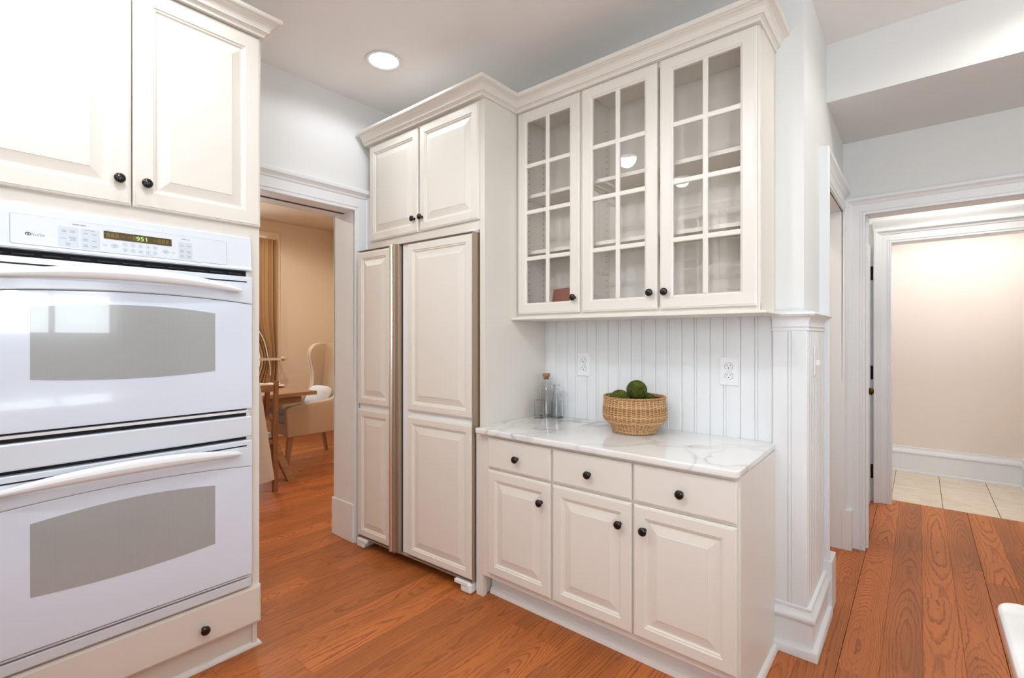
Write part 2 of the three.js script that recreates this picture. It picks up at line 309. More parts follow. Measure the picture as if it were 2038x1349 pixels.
// doorway to the vestibule
casing('trim_5', [[0.62, 0, ZH], [0.62, 2.005, ZH], [-0.25, 2.005, ZH], [-0.25, 0, ZH]], [0, 0, 1], CASING_S);
struct('door_3', [bx(-0.262, -0.25, 0, 2.005, ZH - 0.13, ZH + 0.004), bx(0.62, 0.632, 0, 2.005, ZH - 0.13, ZH + 0.004), bx(-0.262, 0.632, 2.005, 2.017, ZH - 0.13, ZH + 0.004), bx(-0.25, -0.238, 0, 2.005, ZH - 0.08, ZH - 0.045)], M.trim);
// doorway to the tiled hall
casing('trim_6', [[0.65, 0, -4.7], [0.65, 1.99, -4.7], [-0.165, 1.99, -4.7], [-0.165, 0, -4.7]], [0, 0, 1], CASING.map(([a, b]) => [a * 0.82, b]));
struct('trim_7', sweep([[0, 0], [0.02, 0], [0.03, 0.02], [0.05, 0.045], [0.055, 0.06], [0, 0.06]], [[-0.28, 2.10, -4.7], [0.77, 2.10, -4.7]], [0, 1, 0]), M.trim);
struct('door_4', [bx(-0.177, -0.165, 0, 1.99, -4.82, -4.696), bx(0.65, 0.662, 0, 1.99, -4.82, -4.696), bx(-0.177, 0.662, 1.99, 2.002, -4.82, -4.696)], M.trim);
struct('baseboard_hall', sweep(BASE_HALL, [[-1.2, 0, -5.95], [0.68, 0, -5.95], [0.68, 0, -4.81]], [0, 1, 0]), M.trim);
struct('baseboard_vestibule', sweep(BASE_HALL, [[-0.405, 0, ZH - 0.12], [-0.405, 0, -4.7]], [0, 1, 0]), M.trim);

// beadboard: every board with eased edges and, on the wide ones, a bead down the middle
function boardGeo(w, h, t, bead) {
  const c = 0.0045, pts = [[-w / 2, 0], [-w / 2, t - c], [-w / 2 + c, t]];
  if (bead) for (const [x, d] of [[-0.0075, 0], [-0.006, -0.0042], [-0.0045, -0.0008], [-0.002, 0.0006], [0.002, 0.0006], [0.0045, -0.0008], [0.006, -0.0042], [0.0075, 0]]) pts.push([x, t + d]);
  pts.push([w / 2 - c, t], [w / 2, t - c], [w / 2, 0]);
  const g = new THREE.ExtrudeGeometry(shapeOf(pts.reverse()), { depth: h, bevelEnabled: false });
  return g.rotateX(-Math.PI / 2).scale(1, 1, -1).translate(0, 0, 0);
}
function flipWinding(g) { const q = g.index ? g.toNonIndexed() : g, p = q.attributes.position; for (let i = 0; i < p.count; i += 3) { const a = [p.getX(i + 1), p.getY(i + 1), p.getZ(i + 1)]; p.setXYZ(i + 1, p.getX(i + 2), p.getY(i + 2), p.getZ(i + 2)); p.setXYZ(i + 2, ...a); } q.computeVertexNormals(); return q; }
{
  const panel = new THREE.Group(); panel.name = 'wall_panelling'; panel.userData.kind = 'structure'; scene.add(panel);
  const wide = flipWinding(boardGeo(0.1280, 1.38 - 0.8, 0.009, true));
  for (let i = 0; i < 9; i++) { const m = part('plank', wide, M.trim, panel); m.position.set(-0.471 - 0.129 * (i + 0.5), 0.8, ZN); }
  const pier = flipWinding(boardGeo(0.127, 1.31 - 0.15, 0.025, true)), narrow = flipWinding(boardGeo(0.0368, 1.31 - 0.15, 0.018, false));
  part('plank', pier, M.trim, panel).position.set(-0.4075, 0.15, ZN);
  for (let i = 0; i < 10; i++) { const m = part('plank', narrow, M.trim, panel); m.position.set(XS, 0.15, -2.263 - 0.04 * (i + 0.5)); m.rotation.y = Math.PI / 2; }
  struct('trim_8', sweep(RAIL, [[-0.471, 1.298, ZN + 0.012], [XS + 0.006, 1.298, ZN + 0.012], [XS + 0.006, 1.298, -2.668]], [0, 1, 0]), M.trim);
  struct('baseboard_back', sweep(BASE, [[-0.471, 0, ZN + 0.012], [XS + 0.012, 0, ZN + 0.012], [XS + 0.012, 0, -2.664]], [0, 1, 0]), M.trim);
}

// ------------------------------------------------------------------ cabinet pieces
const knobGeo = lathe([[0.0001, 0], [0.0085, 0], [0.0085, 0.002], [0.006, 0.005], [0.0055, 0.012], [0.008, 0.015], [0.0145, 0.017], [0.0165, 0.021], [0.0155, 0.026], [0.011, 0.0295], [0.005, 0.031], [0.0001, 0.0313]], 28).rotateX(Math.PI / 2);
const T = 0.019;
function addKnob(parent, x, y, z = 0) { const k = part('knob', knobGeo, M.knob, parent, 'dark round knob'); k.position.set(x, y, z); return k; }
// a raised-panel door of size w x h whose front lies in its own plane z = 0
function panelDoor(parent, name, w, h, x, y, z, fw = 0.056, mat = M.cream) {
  const d = part(name, rings(w, h, [[0, -T], [0, -0.006], [0.003, -0.003], [0.007, -0.0022], [0.0085, 0], [fw - 0.012, 0], [fw - 0.0095, -0.0035], [fw - 0.004, -0.0045], [fw, -0.010]], false, true), mat, parent);
  part('raised_panel', rings(w, h, [[fw - 0.001, -0.0100], [fw + 0.005, -0.0098], [fw + 0.038, -0.0022], [fw + 0.0385, -0.0006]], true), mat, d);
  d.position.set(x, y, z); return d;
}
function drawerFront(parent, w, h, x, y, z, mat = M.cream) {
  const d = part('drawer', rings(w, h, [[0, -T], [0, -0.006], [0.003, -0.003], [0.007, -0.0022], [0.0085, 0]], true, true), mat, parent);
  d.position.set(x, y, z); return d;
}
const paneG = new THREE.BoxGeometry(1, 1, 1);
function glassDoor(parent, w, h, x, y, z) {                       // eight lights, four high
  const sw = 0.058, b = 0.053, tp = 0.062, mw = 0.022, d = part('door', rings(w, h, [[0, -T], [0, -0.006], [0.003, -0.003], [0.007, -0.0022], [0.0085, 0], [sw - 0.009, 0], [sw - 0.006, -0.003], [sw, -0.006], [sw, -T]], false), M.cream, parent);
  d.position.set(x, y, z);
  const iw = w - 2 * sw, ih = h - 2 * sw, y0 = -h / 2 + sw, ph = (ih - 3 * mw) / 4, pw = (iw - mw) / 2;
  part('muntin', rb(-mw / 2, mw / 2, y0 - 0.002, y0 + ih + 0.002, -0.016, -0.002, 0.005, 2), M.cream, d);
  for (let i = 1; i < 4; i++) part('muntin', rb(-iw / 2 - 0.002, iw / 2 + 0.002, y0 + i * (ph + mw) - mw, y0 + i * (ph + mw), -0.0155, -0.0025, 0.005, 2), M.cream, d);
  for (let i = 0; i < 4; i++) for (const s of [-1, 1]) { const p = part('glass_pane', paneG, M.pane, d); p.scale.set(pw + 0.008, ph + 0.008, 0.003); p.position.set(s * (mw + pw) / 2, y0 + ph / 2 + i * (ph + mw), -0.0135); }
  return d;
}
function carcass(x0, x1, y0, y1, z0, z1, t = 0.018) { return [bx(x0, x0 + t, y0, y1, z0, z1), bx(x1 - t, x1, y0, y1, z0, z1), bx(x0 + t, x1 - t, y0, y0 + t, z0, z1), bx(x0 + t, x1 - t, y1 - t, y1, z0, z1), bx(x0 + t, x1 - t, y0 + t, y1 - t, z0, z0 + 0.008)]; }
const frameOf = (x0, x1, y0, y1, z0, z1, xs, ys) => [...xs.map(([a, b]) => bx(a, b, y0, y1, z0, z1)), ...ys.map(([a, b]) => bx(x0, x1, a, b, z0 + 0.0002, z1 - 0.0002))];

// ------------------------------------------------------------------ glass-door wall cabinets
const UY0 = 1.377, UY1 = 2.475, UZ = -2.025;
function wallUnit(name, label, doors, x0, x1, shelfY) {           // local x from the middle, z from the wall
  const W = x1 - x0, t = thing(name, label, 'cabinet', [(x0 + x1) / 2, 0, ZN + 0.0015]), D = UZ - ZN - 0.0015;
  part('carcass', carcass(-W / 2, W / 2, UY0, UY1, 0, D - 0.019), M.creamIn, t);
  const cx = (x0 + x1) / 2, ys = [[UY0, UY0 + 0.03], [UY1 - 0.03, UY1]], xs = [[-W / 2, -W / 2 + 0.018], [W / 2 - 0.018, W / 2]];
  part('face_frame', frameOf(-W / 2, W / 2, UY0, UY1, D - 0.019, D, xs, ys), M.cream, t);
  for (const y of shelfY) part('shelf', rb(-W / 2 + 0.019, W / 2 - 0.019, y - 0.019, y, 0.009, D - 0.03, 0.002), M.creamIn, t);
  const hole = new THREE.CylinderGeometry(0.0028, 0.0028, 0.0006, 8).rotateZ(Math.PI / 2), hs = [];
  for (const s of [-1, 1]) for (const z of [0.04, D - 0.07]) for (let y = 1.5; y < 2.36; y += 0.032) hs.push(hole.clone().translate(s * (W / 2 - 0.0182), y, z));
  part('peg_holes', hs, M.dark, t).userData.kind = 'stuff';
  for (const [a, b, side] of doors) { const w = b - a, d = glassDoor(t, w, 2.463 - 1.395, (a + b) / 2 - cx, (2.463 + 1.395) / 2, D + 0.018); addKnob(d, side * (w / 2 - 0.027), -0.5 * 1.068 + 0.073); }
  return t;
}
const uSingle = wallUnit('wall_cabinet', 'narrow cream wall cabinet with one glass door, next to the tall refrigerator panel', [[-1.646, -1.26, 1]], -1.655, -1.254, [1.735, 2.035]);
const uDouble = wallUnit('wall_cabinet', 'wide cream wall cabinet with two glass doors above the wicker basket', [[-1.248, -0.869, 1], [-0.857, -0.475, -1]], -1.253, -0.465, [1.735, 2.035]);
single('cabinet_ledge', sweep([[-0.30, 0], [0.052, 0], [0.060, 0.003], [0.060, 0.008], [0.054, 0.0135], [-0.30, 0.0135]], [[-1.655, 1.3633, UZ], [-0.491, 1.3633, UZ], [-0.491, 1.3633, ZN + 0.001]], [0, 1, 0]), M.cream, 'thin cream ledge running under the glass-door wall cabinets', 'ledge');
single('crown_moulding', sweep([[-0.03, 0], ...CROWN.slice(1, -1), [-0.03, 0.073]], [[-2.66, 2.464, -1.738], [-1.652, 2.464, -1.738], [-1.652, 2.464, UZ + 0.024], [-0.465, 2.464, UZ + 0.024], [-0.465, 2.464, ZN]], [0, 1, 0], 0.3), M.cream, 'cream crown moulding stepping round the refrigerator cabinet and glass cabinets', 'moulding');
// the sloping-lid box behind the glass
{
  const t = thing('wooden_box', 'reddish wooden box with a sloping lid inside the narrow glass cabinet', 'box', [-1.415, 1.395, -2.13]);
  part('body', rb(-0.09, 0.09, 0.0005, 0.055, -0.07, 0.07, 0.003), M.redwood, t);
  part('lid', extrude(shapeOf([[-0.07, 0], [0.07, 0], [0.055, 0.07], [-0.04, 0.085]]), 0.135, 0.003).rotateY(-Math.PI / 2).translate(0.09, 0.057, 0), M.redwood, t);
}

// ------------------------------------------------------------------ refrigerator cabinet with its tall side panel
{
  const t = thing('refrigerator_cabinet', 'cream cabinet with two raised-panel doors above the refrigerator', 'cabinet', [-2.15, 0, ZN + 0.0015]), zf = -1.763 - ZN - 0.0015, X = (x) => x + 2.15;
  part('carcass', carcass(X(-2.645), X(-1.69), 1.83, 2.475, 0, zf - 0.019), M.creamIn, t);
  part('face_frame', frameOf(X(-2.645), X(-1.69), 1.815, 2.475, zf - 0.019, zf, [[X(-2.645), X(-2.615)], [X(-1.73), X(-1.69)]], [[1.815, 1.875], [2.44, 2.475]]), M.cream, t);
  part('side_panel', [rb(X(-1.69), X(-1.6565), 0.0, 2.475, 0, zf, 0.0015), rb(X(-1.69), X(-1.6435), 0.0, 0.806, zf - 0.001, zf + 0.026, 0.0015)], M.cream, t);
  const d1 = panelDoor(t, 'door', 0.468, 0.587, X(-2.389), 2.1585, zf + 0.018), d2 = panelDoor(t, 'door', 0.457, 0.587, X(-1.9135), 2.1585, zf + 0.018);
  addKnob(d1, 0.234 - 0.027, -0.2935 + 0.075); addKnob(d2, -0.2285 + 0.027, -0.2935 + 0.075);
}

// ------------------------------------------------------------------ refrigerator (stands a touch skew in its recess)
{
  const turn = Math.atan2(0.044, 0.945), t = thing('refrigerator', 'side-by-side refrigerator faced with cream raised panels and metal trims', 'refrigerator', [-1.695, 0, -1.716], turn);
  const W = 0.946, fr = -0.019;                                    // local x runs from -W to 0, panel fronts in z = 0
  part('body', rb(-W + 0.03, -0.006, 0.06, 1.785, -0.54, -0.07, 0.004), M.plastic, t);
  // doors: white slab, panels upper and lower, metal edges
  const L1 = -W + 0.325, HL = -W + 0.331, HR = -0.532, R0 = -0.512;
  for (const [a, b] of [[-W, L1 + 0.003], [-0.545, -0.004]]) { const d = part('door', rb(a, b, 0.062, 1.797, -0.066, fr, 0.003), M.whitePlastic, t); d.userData.label = a < -0.8 ? 'narrow freezer door' : 'wide door'; }
  for (const [a, b] of [[-W + 0.003, L1 - 0.012], [R0 + 0.026, -0.006]]) for (const [y0, y1] of [[0.868, 1.790], [0.068, 0.838]]) panelDoor(t, 'panel', b - a, y1 - y0, (a + b) / 2, (y0 + y1) / 2, 0, 0.05);
  const strip = (a, b, z0, z1, r) => rb(a, b, 0.055, 1.802, z0, z1, r, 2);
  part('handle', [strip(HL - 0.005, HL + 0.020, -0.04, 0.024, 0.009), strip(HL + 0.016, HL + 0.025, -0.04, 0.012, 0.003)], M.steel, t, 'full-height bright metal handle of the narrow door');
  part('handle', [strip(HL + 0.026, HL + 0.040, -0.04, 0.018, 0.004), strip(HL + 0.036, HL + 0.062, -0.04, 0.004, 0.003)], M.bronze, t, 'full-height darker metal handle of the wide door');
  part('seal', strip(HL + 0.063, R0 - 0.004, -0.06, -0.022, 0.002), M.dark, t);
  part('edge_trim', [rb(-0.004, 0, 0.06, 1.797, -0.066, 0.0, 0.001), rb(-W, 0, 0.056, 0.062, -0.066, 0.001, 0.001), rb(-W, 0, 1.797, 1.801, -0.066, 0.0, 0.001)], M.bronze, t, 'bronze metal edge trim');
  part('hinge_cover', [rb(-0.05, -0.004, 1.802, 1.815, -0.064, -0.02, 0.002), rb(-0.03, -0.005, 1.785, 1.806, -0.075, -0.05, 0.002)], M.plastic, t);
  part('grille', [rb(-W + 0.03, -0.01, 0.022, 0.055, -0.12, -0.075, 0.003), ...Array.from({ length: 4 }, (_, i) => bx(-W + 0.06, -0.05, 0.026 + i * 0.007, 0.029 + i * 0.007, -0.075, -0.073))], M.dark, t);
  for (const x of [-W + 0.004, -0.076]) part('foot', [rb(x, x + 0.072, 0.0, 0.055, -0.075, 0.012, 0.014, 3), rb(x - (x < -0.5 ? -0.02 : 0.035), x + (x < -0.5 ? 0.1 : 0.052), 0.038, 0.056, -0.02, 0.016, 0.003)], M.plastic, t, 'white plastic foot');
}

// ------------------------------------------------------------------ base cabinets and worktop
const BZ = -1.737;
function baseUnit(label, fronts, x0, x1, leftEnd, rightEnd) {
  const cx = (x0 + x1) / 2, zb = ZN + 0.012, zf = BZ - zb, t = thing('base_cabinet', label, 'cabinet', [cx, 0, zb]), X = (x) => x - cx;
  part('carcass', carcass(X(x0), X(x1), 0.11, 0.805, 0, zf - 0.019), M.creamIn, t);
  part('face_frame', frameOf(X(x0), X(x1), 0.11, 0.805, zf - 0.019, zf, [[X(x0), X(x0) + 0.02 + (leftEnd ? 0.03 : 0)], [X(x1) - 0.012, X(x1)], ...fronts.slice(1).map(([a]) => [X(a) - 0.02, X(a) + 0.012])], [[0.11, 0.15], [0.63, 0.66], [0.78, 0.805]]), M.cream, t);
  if (rightEnd) part('end_panel', rb(X(x1) - 0.001, X(x1) + 0.003, 0, 0.805, 0, zf, 0.001), M.cream, t);
  for (const [a, b, side] of fronts) {
    const w = b - a, d = drawerFront(t, w, 0.144, X((a + b) / 2), 0.72, zf + 0.018); addKnob(d, 0, -0.003);
    const e = panelDoor(t, 'door', w, 0.501, X((a + b) / 2), 0.3875, zf + 0.018); addKnob(e, side * (w / 2 - 0.047), 0.2505 - 0.088);
  }
  return t;
}
const bSingle = baseUnit('narrow cream base cabinet with one drawer and one door, beside the refrigerator', [[-1.597, -1.227, 1]], -1.643, -1.2225, true, false);
const bDouble = baseUnit('wide cream base cabinet with two drawers and two doors, at the open end', [[-1.216, -0.847, 1], [-0.839, -0.467, -1]], -1.222, -0.462, false, true);
struct('trim_9', bx(-1.643, -0.463, 0.0, 0.109, -1.82, -1.803), M.trim);
struct('trim_10', [sweep(QUARTER.map(([a, b]) => [a, b * 1.4]), [[-1.643, 0, -1.803], [-0.463, 0, -1.803]], [0, 1, 0]), sweep(QUARTER.map(([a, b]) => [a, b * 1.4]), [[-0.4585, 0, -1.74], [-0.4585, 0, -2.216]], [0, 1, 0])], M.shoe);
function worktop(pts, y, th, corner) {                             // outline in plan (x, -z), with rounded corner radii given as third value
  const s = new THREE.Shape(), n = pts.length, V = pts.map(([x, z]) => new THREE.Vector2(x, -z));
  for (let i = 0; i < n; i++) { const r = pts[i][2] ?? 0.001, a = V[(i + n - 1) % n].clone().sub(V[i]).normalize().multiplyScalar(r).add(V[i]), b = V[(i + 1) % n].clone().sub(V[i]).normalize().multiplyScalar(r).add(V[i]); i ? s.lineTo(a.x, a.y) : s.moveTo(a.x, a.y); s.quadraticCurveTo(V[i].x, V[i].y, b.x, b.y); }
  s.closePath();
  const g = extrude(s, th, 0.007, 5, 10).rotateX(-Math.PI / 2).translate(0, y - th, 0), c = toCreasedNormals(g, 0.25), p = c.attributes.position, uv = c.attributes.uv;
  for (let k = 0; k < p.count; k++) uv.setXY(k, (p.getX(k) + 0.55 * (y - p.getY(k))) / 1.3, (p.getZ(k) - 0.9 * (y - p.getY(k))) / 1.3);
  return c;
}
single('worktop', worktop([[-1.655, ZN + 0.0105], [-0.46, ZN + 0.0105], [-0.455, -1.70, 0.03], [-1.662, -1.70, 0.006], [-1.662, -1.735, 0.001], [-1.655, -1.7365, 0.001]], 0.834, 0.028), M.marble, 'white grey-veined marble worktop on the base cabinets, under the basket', 'worktop');

// ------------------------------------------------------------------ oven cabinet
const OX = -2.088, OZ = -0.4395;
const OC = thing('oven_cabinet', 'tall cream cabinet with raised-panel doors and drawer round the double oven', 'cabinet', [OX, 0, OZ], Math.PI / 2);
{
  const h = 0.4265, D = OX - XW - 0.001;                           // local x along the front (right = towards the doorway), z out of the front
  part('carcass', [rb(-h, -h + 0.019, 0, 2.5, -D, -0.0192, 0.001), rb(h - 0.019, h, 0, 2.5, -D, -0.0192, 0.001), bx(-h + 0.019, h - 0.019, 1.69, 1.708, -D, -0.02), bx(-h + 0.019, h - 0.019, 0.27, 0.288, -D, -0.02), bx(-h + 0.019, h - 0.019, 2.48, 2.498, -D, -0.02), bx(-h + 0.019, h - 0.019, 0.1, 2.5, -D, -D + 0.008)], M.cream, OC);
  part('face_frame', frameOf(-h, h, 0.104, 2.5, -0.019, 0, [[-h, -h + 0.043], [h - 0.043, h]], [[1.676, 1.74], [2.44, 2.5], [0.262, 0.274], [0.104, 0.13]]), M.cream, OC);
  for (const [x, s] of [[-0.2125, 1], [0.2135, -1]]) { const d = panelDoor(OC, 'door', 0.4225, 0.772, x, 2.111, 0.019, 0.07); addKnob(d, s * (0.211 - 0.036), -0.386 + 0.083); }
  const dr = drawerFront(OC, 0.853, 0.150, 0, 0.188, 0.019); addKnob(dr, 0.2175, -0.012); addKnob(dr, -0.2175, -0.012);
  part('toe_kick', rb(-h + 0.002, h - 0.002, 0, 0.104, -0.05, -0.028, 0.001), M.cream, OC);
  part('shoe_moulding', sweep(QUARTER, [[-h, 0, -0.028], [h, 0, -0.028], [h, 0, -0.25]], [0, 1, 0]), M.shoe, OC);
  part('crown', sweep([[-0.03, 0], ...CROWN.slice(1, -1), [-0.03, 0.073]], [[-h, 2.499, -D], [-h, 2.499, 0.026], [h, 2.499, 0.026], [h, 2.499, -D]], [0, 1, 0], 0.3), M.cream, OC);
}

// ------------------------------------------------------------------ double wall oven
{
  const t = thing('wall_oven', 'white double wall oven with bowed handles and grey windows', 'oven', [OX, 0, OZ], Math.PI / 2), h = 0.3855;
  part('chassis', [bx(-h + 0.004, h - 0.004, 0.29, 1.67, -0.5, -0.0195)], M.dark, t);
  for (const x of [-h, h - 0.014]) part('side_trim', rb(x, x + 0.014, 0.274, 1.54, -0.019, 0.012, 0.002), M.plastic, t);
  // control panel with its printed plate
  const cp = part('control_panel', toCreasedNormals(extrude(shapeOf([[0, 1.676], [0.014, 1.676], [0.020, 1.671], [0.030, 1.556], [0.036, 1.545], [0.034, 1.540], [0, 1.540]]), 2 * h, 0.0015).rotateY(-Math.PI / 2).translate(h, 0, 0), 0.15), M.enamel, t);
  const CW = 0.588, CH = 0.094, cv = document.createElement('canvas'); cv.width = 2048; cv.height = 328;
  const q = cv.getContext('2d'), px = (z) => (-0.142 - z) / CW * 2048 + 4, py = (y) => (1.6475 - y) / CH * 328;
  q.fillStyle = '#e2e8ef'; q.fillRect(0, 0, 2048, 328);
  q.strokeStyle = '#b4bcc6'; q.lineWidth = 5; q.strokeRect(4, 4, 2040, 320);
  const text = (s, z, y, size, color = '#3c3f45', font = 'sans-serif', w = '') => { q.font = `${w} ${size}px ${font}`; q.fillStyle = color; q.textAlign = 'center'; q.textBaseline = 'middle'; s.split('\n').forEach((l, i, a) => q.fillText(l, px(z), py(y) + (i - (a.length - 1) / 2) * size * 1.02)); };
  const pad = (z0, z1, y0, y1) => { q.fillStyle = '#d3dbe5'; const r = 16, x = px(z0), y = py(y1), w = px(z1) - x, hh = py(y0) - y; q.beginPath(); q.moveTo(x + r, y); q.arcTo(x + w, y, x + w, y + hh, r); q.arcTo(x + w, y + hh, x, y + hh, r); q.arcTo(x, y + hh, x, y, r); q.arcTo(x, y, x + w, y, r); q.fill(); };
  const oval = (z, y, rx, ry, fill, stroke) => { q.beginPath(); q.ellipse(px(z), py(y), rx, ry, 0, 0, 7); if (fill) { q.fillStyle = fill; q.fill(); } if (stroke) { q.strokeStyle = stroke; q.lineWidth = 3; q.stroke(); } };
  oval(-0.180, 1.5875, 24, 19, '#3a3e44'); text('GE', -0.180, 1.587, 25, '#f4f6f8', 'serif', 'italic bold');
  text('Profile', -0.2, 1.5865, 36, '#44484e', 'serif', 'italic');
  text('UPPER OVEN', -0.297, 1.634, 19, '#45484d', 'sans-serif', 'bold'); text('LOWER OVEN', -0.591, 1.633, 15, '#45484d', 'sans-serif', 'bold');
  pad(-0.246, -0.296, 1.559, 1.624); pad(-0.300, -0.348, 1.559, 1.624); pad(-0.568, -0.612, 1.559, 1.621);
  for (const [s, z, y] of [['COOK\nTIME', -0.26, 1.61], ['DELAY\nSTART', -0.281, 1.61], ['CLOCK', -0.259, 1.587], ['KITCHEN\nTIMER\nON OFF', -0.281, 1.587], ['OVEN\nLIGHT', -0.27, 1.569], ['CONVECTION', -0.322, 1.6195], ['BAKE', -0.313, 1.609], ['ROAST', -0.334, 1.608], ['BROIL\nHI/LO', -0.312, 1.588], ['BAKE', -0.334, 1.587], ['SELF\nCLEAN', -0.312, 1.57], ['PROBE', -0.334, 1.569], ['BAKE', -0.579, 1.609], ['BROIL', -0.601, 1.609], ['COOK\nTIME', -0.579, 1.588], ['DELAY\nSTART', -0.601, 1.587], ['SELF\nCLEAN', -0.579, 1.57], ['OVEN\nLIGHT', -0.601, 1.57], ['START', -0.361, 1.579], ['START', -0.552, 1.578]]) text(s, z, y, 15);
  for (const z of [-0.386, -0.529]) { oval(z, 1.579, 34, 24, '#d3dbe5', '#a9afb6'); text('CLEAR\nOFF', z, 1.579, 14); }
  for (let i = 0; i < 10; i++) { const z = -0.414 - (i % 5) * 0.021, y = i < 5 ? 1.588 : 1.569; oval(z, y, 32, 28, '#d3dbe5'); text(String((i + 1) % 10), z, y, 24, '#2e3136'); }
  q.fillStyle = '#9aa0a6'; q.fillRect(px(-0.365), py(1.631), 60, 4); q.fillRect(px(-0.46), py(1.560), 120, 4);
  const print = new THREE.CanvasTexture(cv); print.colorSpace = THREE.SRGBColorSpace;
  const plate = extrude(shapeOf([[-CW / 2, -CH / 2 + 0.004], [-CW / 2 + 0.004, -CH / 2], [CW / 2 - 0.004, -CH / 2], [CW / 2, -CH / 2 + 0.004], [CW / 2, CH / 2 - 0.004], [CW / 2 - 0.004, CH / 2], [-CW / 2 + 0.004, CH / 2], [-CW / 2, CH / 2 - 0.004]]), 0.003, 0.0008, 1);
  { const p = plate.attributes.position, uv = plate.attributes.uv; for (let k = 0; k < p.count; k++) uv.setXY(k, p.getX(k) / CW + 0.5, p.getY(k) / CH + 0.5); }
  const lean = -Math.atan2(0.010, 0.115), kp = part('keypad', plate, phy('#ffffff', 0.2, { map: print, clearcoat: 0.5, clearcoatRoughness: 0.1 }), cp, 'printed keypad plate');
  kp.position.set(0, 1.6005, 0.0254); kp.rotation.x = lean;
  const dc = document.createElement('canvas'); dc.width = 768; dc.height = 112; const u = dc.getContext('2d');
  u.fillStyle = '#4a3d1e'; u.fillRect(0, 0, 768, 112); u.textBaseline = 'middle'; u.textAlign = 'center';
  u.font = 'bold 78px monospace'; u.fillStyle = '#7d6530'; u.fillText('888', 95, 58); u.fillText('888', 665, 58); u.font = '40px monospace'; u.fillText('88 88', 240, 60); u.fillText('88', 570, 58);
  u.font = 'bold 80px monospace'; u.fillStyle = '#7d6530'; u.fillText('8', 330, 58); u.fillStyle = '#b9f07a'; u.fillText('951', 420, 58);
  const disp = new THREE.CanvasTexture(dc); disp.colorSpace = THREE.SRGBColorSpace;
  const sc = part('display', new THREE.BoxGeometry(0.19, 0.0255, 0.003), std('#ffffff', 0.25, { map: disp, emissive: '#ffffff', emissiveMap: disp, emissiveIntensity: 0.25 }), cp, 'amber display reading 951');
  sc.position.set(0.457 + OZ, 1.614, 0.0268); sc.rotation.x = lean;
  // louvres under the panel
  part('vent', [bx(-h + 0.014, h - 0.014, 1.516, 1.541, -0.019, 0.004)], M.dark, t);
  for (let i = 0; i < 11; i++) part('louvre', rb(-h + 0.03 + i * 0.066, -h + 0.03 + i * 0.066 + 0.05, 1.524, 1.530, 0.0, 0.012, 0.0015), M.vent, t);
  // the two doors
  const arc = (yb, rise, n = 24, hw = h) => Array.from({ length: n + 1 }, (_, i) => { const s = -1 + 2 * i / n; return [s * hw, yb + rise * (1 - s * s)]; });
  const door = (y0, y1, band, winLo, winHi, hy, label) => {
    const d = part('door', toCreasedNormals(extrude(shapeOf([[-h, y0], [h, y0], ...arc(band, 0.021).reverse()]), 0.030, 0.003, 2).translate(0, 0, 0.004), 0.15), M.ovenGlass, t, label);
    part('top_band', toCreasedNormals(extrude(shapeOf([...arc(band + 0.0012, 0.021), [h, y1 - 0.004], [h - 0.004, y1], [-h + 0.004, y1], [-h, y1 - 0.004]]), 0.034, 0.004, 2).translate(0, 0, 0.004), 0.15), M.enamel, d);
    part('window', toCreasedNormals(extrude(shapeOf([...arc(winLo, -0.012, 16, 0.251), ...arc(winHi, 0.019, 16, 0.251).reverse()]), 0.004, 0.0003, 1).translate(0, 0, 0.0312), 0.15), M.ovenWindow, d, 'grey glass window');
    part('groove', [bx(-h + 0.035, h - 0.022, y1 - 0.024, y1 - 0.019, 0.034, 0.0383)], M.dark, d);
    const n = 40, pos = [], idx = [], R = 14;
    for (let i = 0; i <= n; i++) { const s = -1 + 2 * i / n, b = 1 - s * s, e = Math.sqrt(clamp(1 - Math.pow(Math.abs(s), 14))), rv = (0.0085 + 0.0135 * b) * e + 0.0004, rz = (0.008 + 0.008 * b) * e + 0.0004; for (let k = 0; k <= R; k++) { const a = k / R * 2 * Math.PI; pos.push(s * 0.345, hy + 0.027 * b + rv * Math.sin(a), 0.052 + 0.034 * b + rz * Math.cos(a)); } }
    for (let i = 0; i < n; i++) for (let k = 0; k < R; k++) { const a = i * (R + 1) + k, b = a + R + 1; idx.push(a, b, a + 1, a + 1, b, b + 1); }
    const g = new THREE.BufferGeometry(); g.setAttribute('position', new THREE.Float32BufferAttribute(pos, 3)); g.setAttribute('uv', new THREE.BufferAttribute(new Float32Array(pos.length / 3 * 2), 2)); g.setIndex(idx); g.computeVertexNormals();
    part('handle', [g, rb(-0.33, -0.285, hy - 0.003, hy + 0.012, 0.034, 0.058, 0.004, 2), rb(0.285, 0.33, hy - 0.003, hy + 0.012, 0.034, 0.058, 0.004, 2)], M.plastic, d, 'white bowed bar handle');
    return d;
  };
  M.ovenWindow = phy('#8f9492', 0.12, { clearcoat: 1, clearcoatRoughness: 0.02 });
  { const dots = dataTex(64, 64, (x, y) => { const a = (x % 8) - 3.5, b = ((y + ((x >> 3) % 2) * 4) % 8) - 3.5; return a * a + b * b < 6 ? [146, 150, 150] : [180, 184, 183]; }); dots.repeat.set(70, 70); M.ovenWindow.map = dots; M.ovenWindow.color.set('#ffffff'); }
  door(0.991, 1.516, 1.406, 1.1475, 1.3655, 1.456, 'upper oven door');
  part('vent', bx(-h + 0.014, h - 0.014, 0.958, 0.992, -0.019, 0.008), M.dark, t);
  part('door_ledge', rb(-h + 0.003, h - 0.014, 0.974, 0.984, 0.004, 0.028, 0.002), M.plastic, t);
  part('middle_panel', rb(-h, h, 0.879, 0.960, -0.019, 0.036, 0.006, 2), M.enamel, t);
  part('vent', bx(-h + 0.014, h - 0.014, 0.865, 0.880, -0.019, 0.008), M.dark, t);
  door(0.3275, 0.866, 0.757, 0.49, 0.7116, 0.818, 'lower oven door');
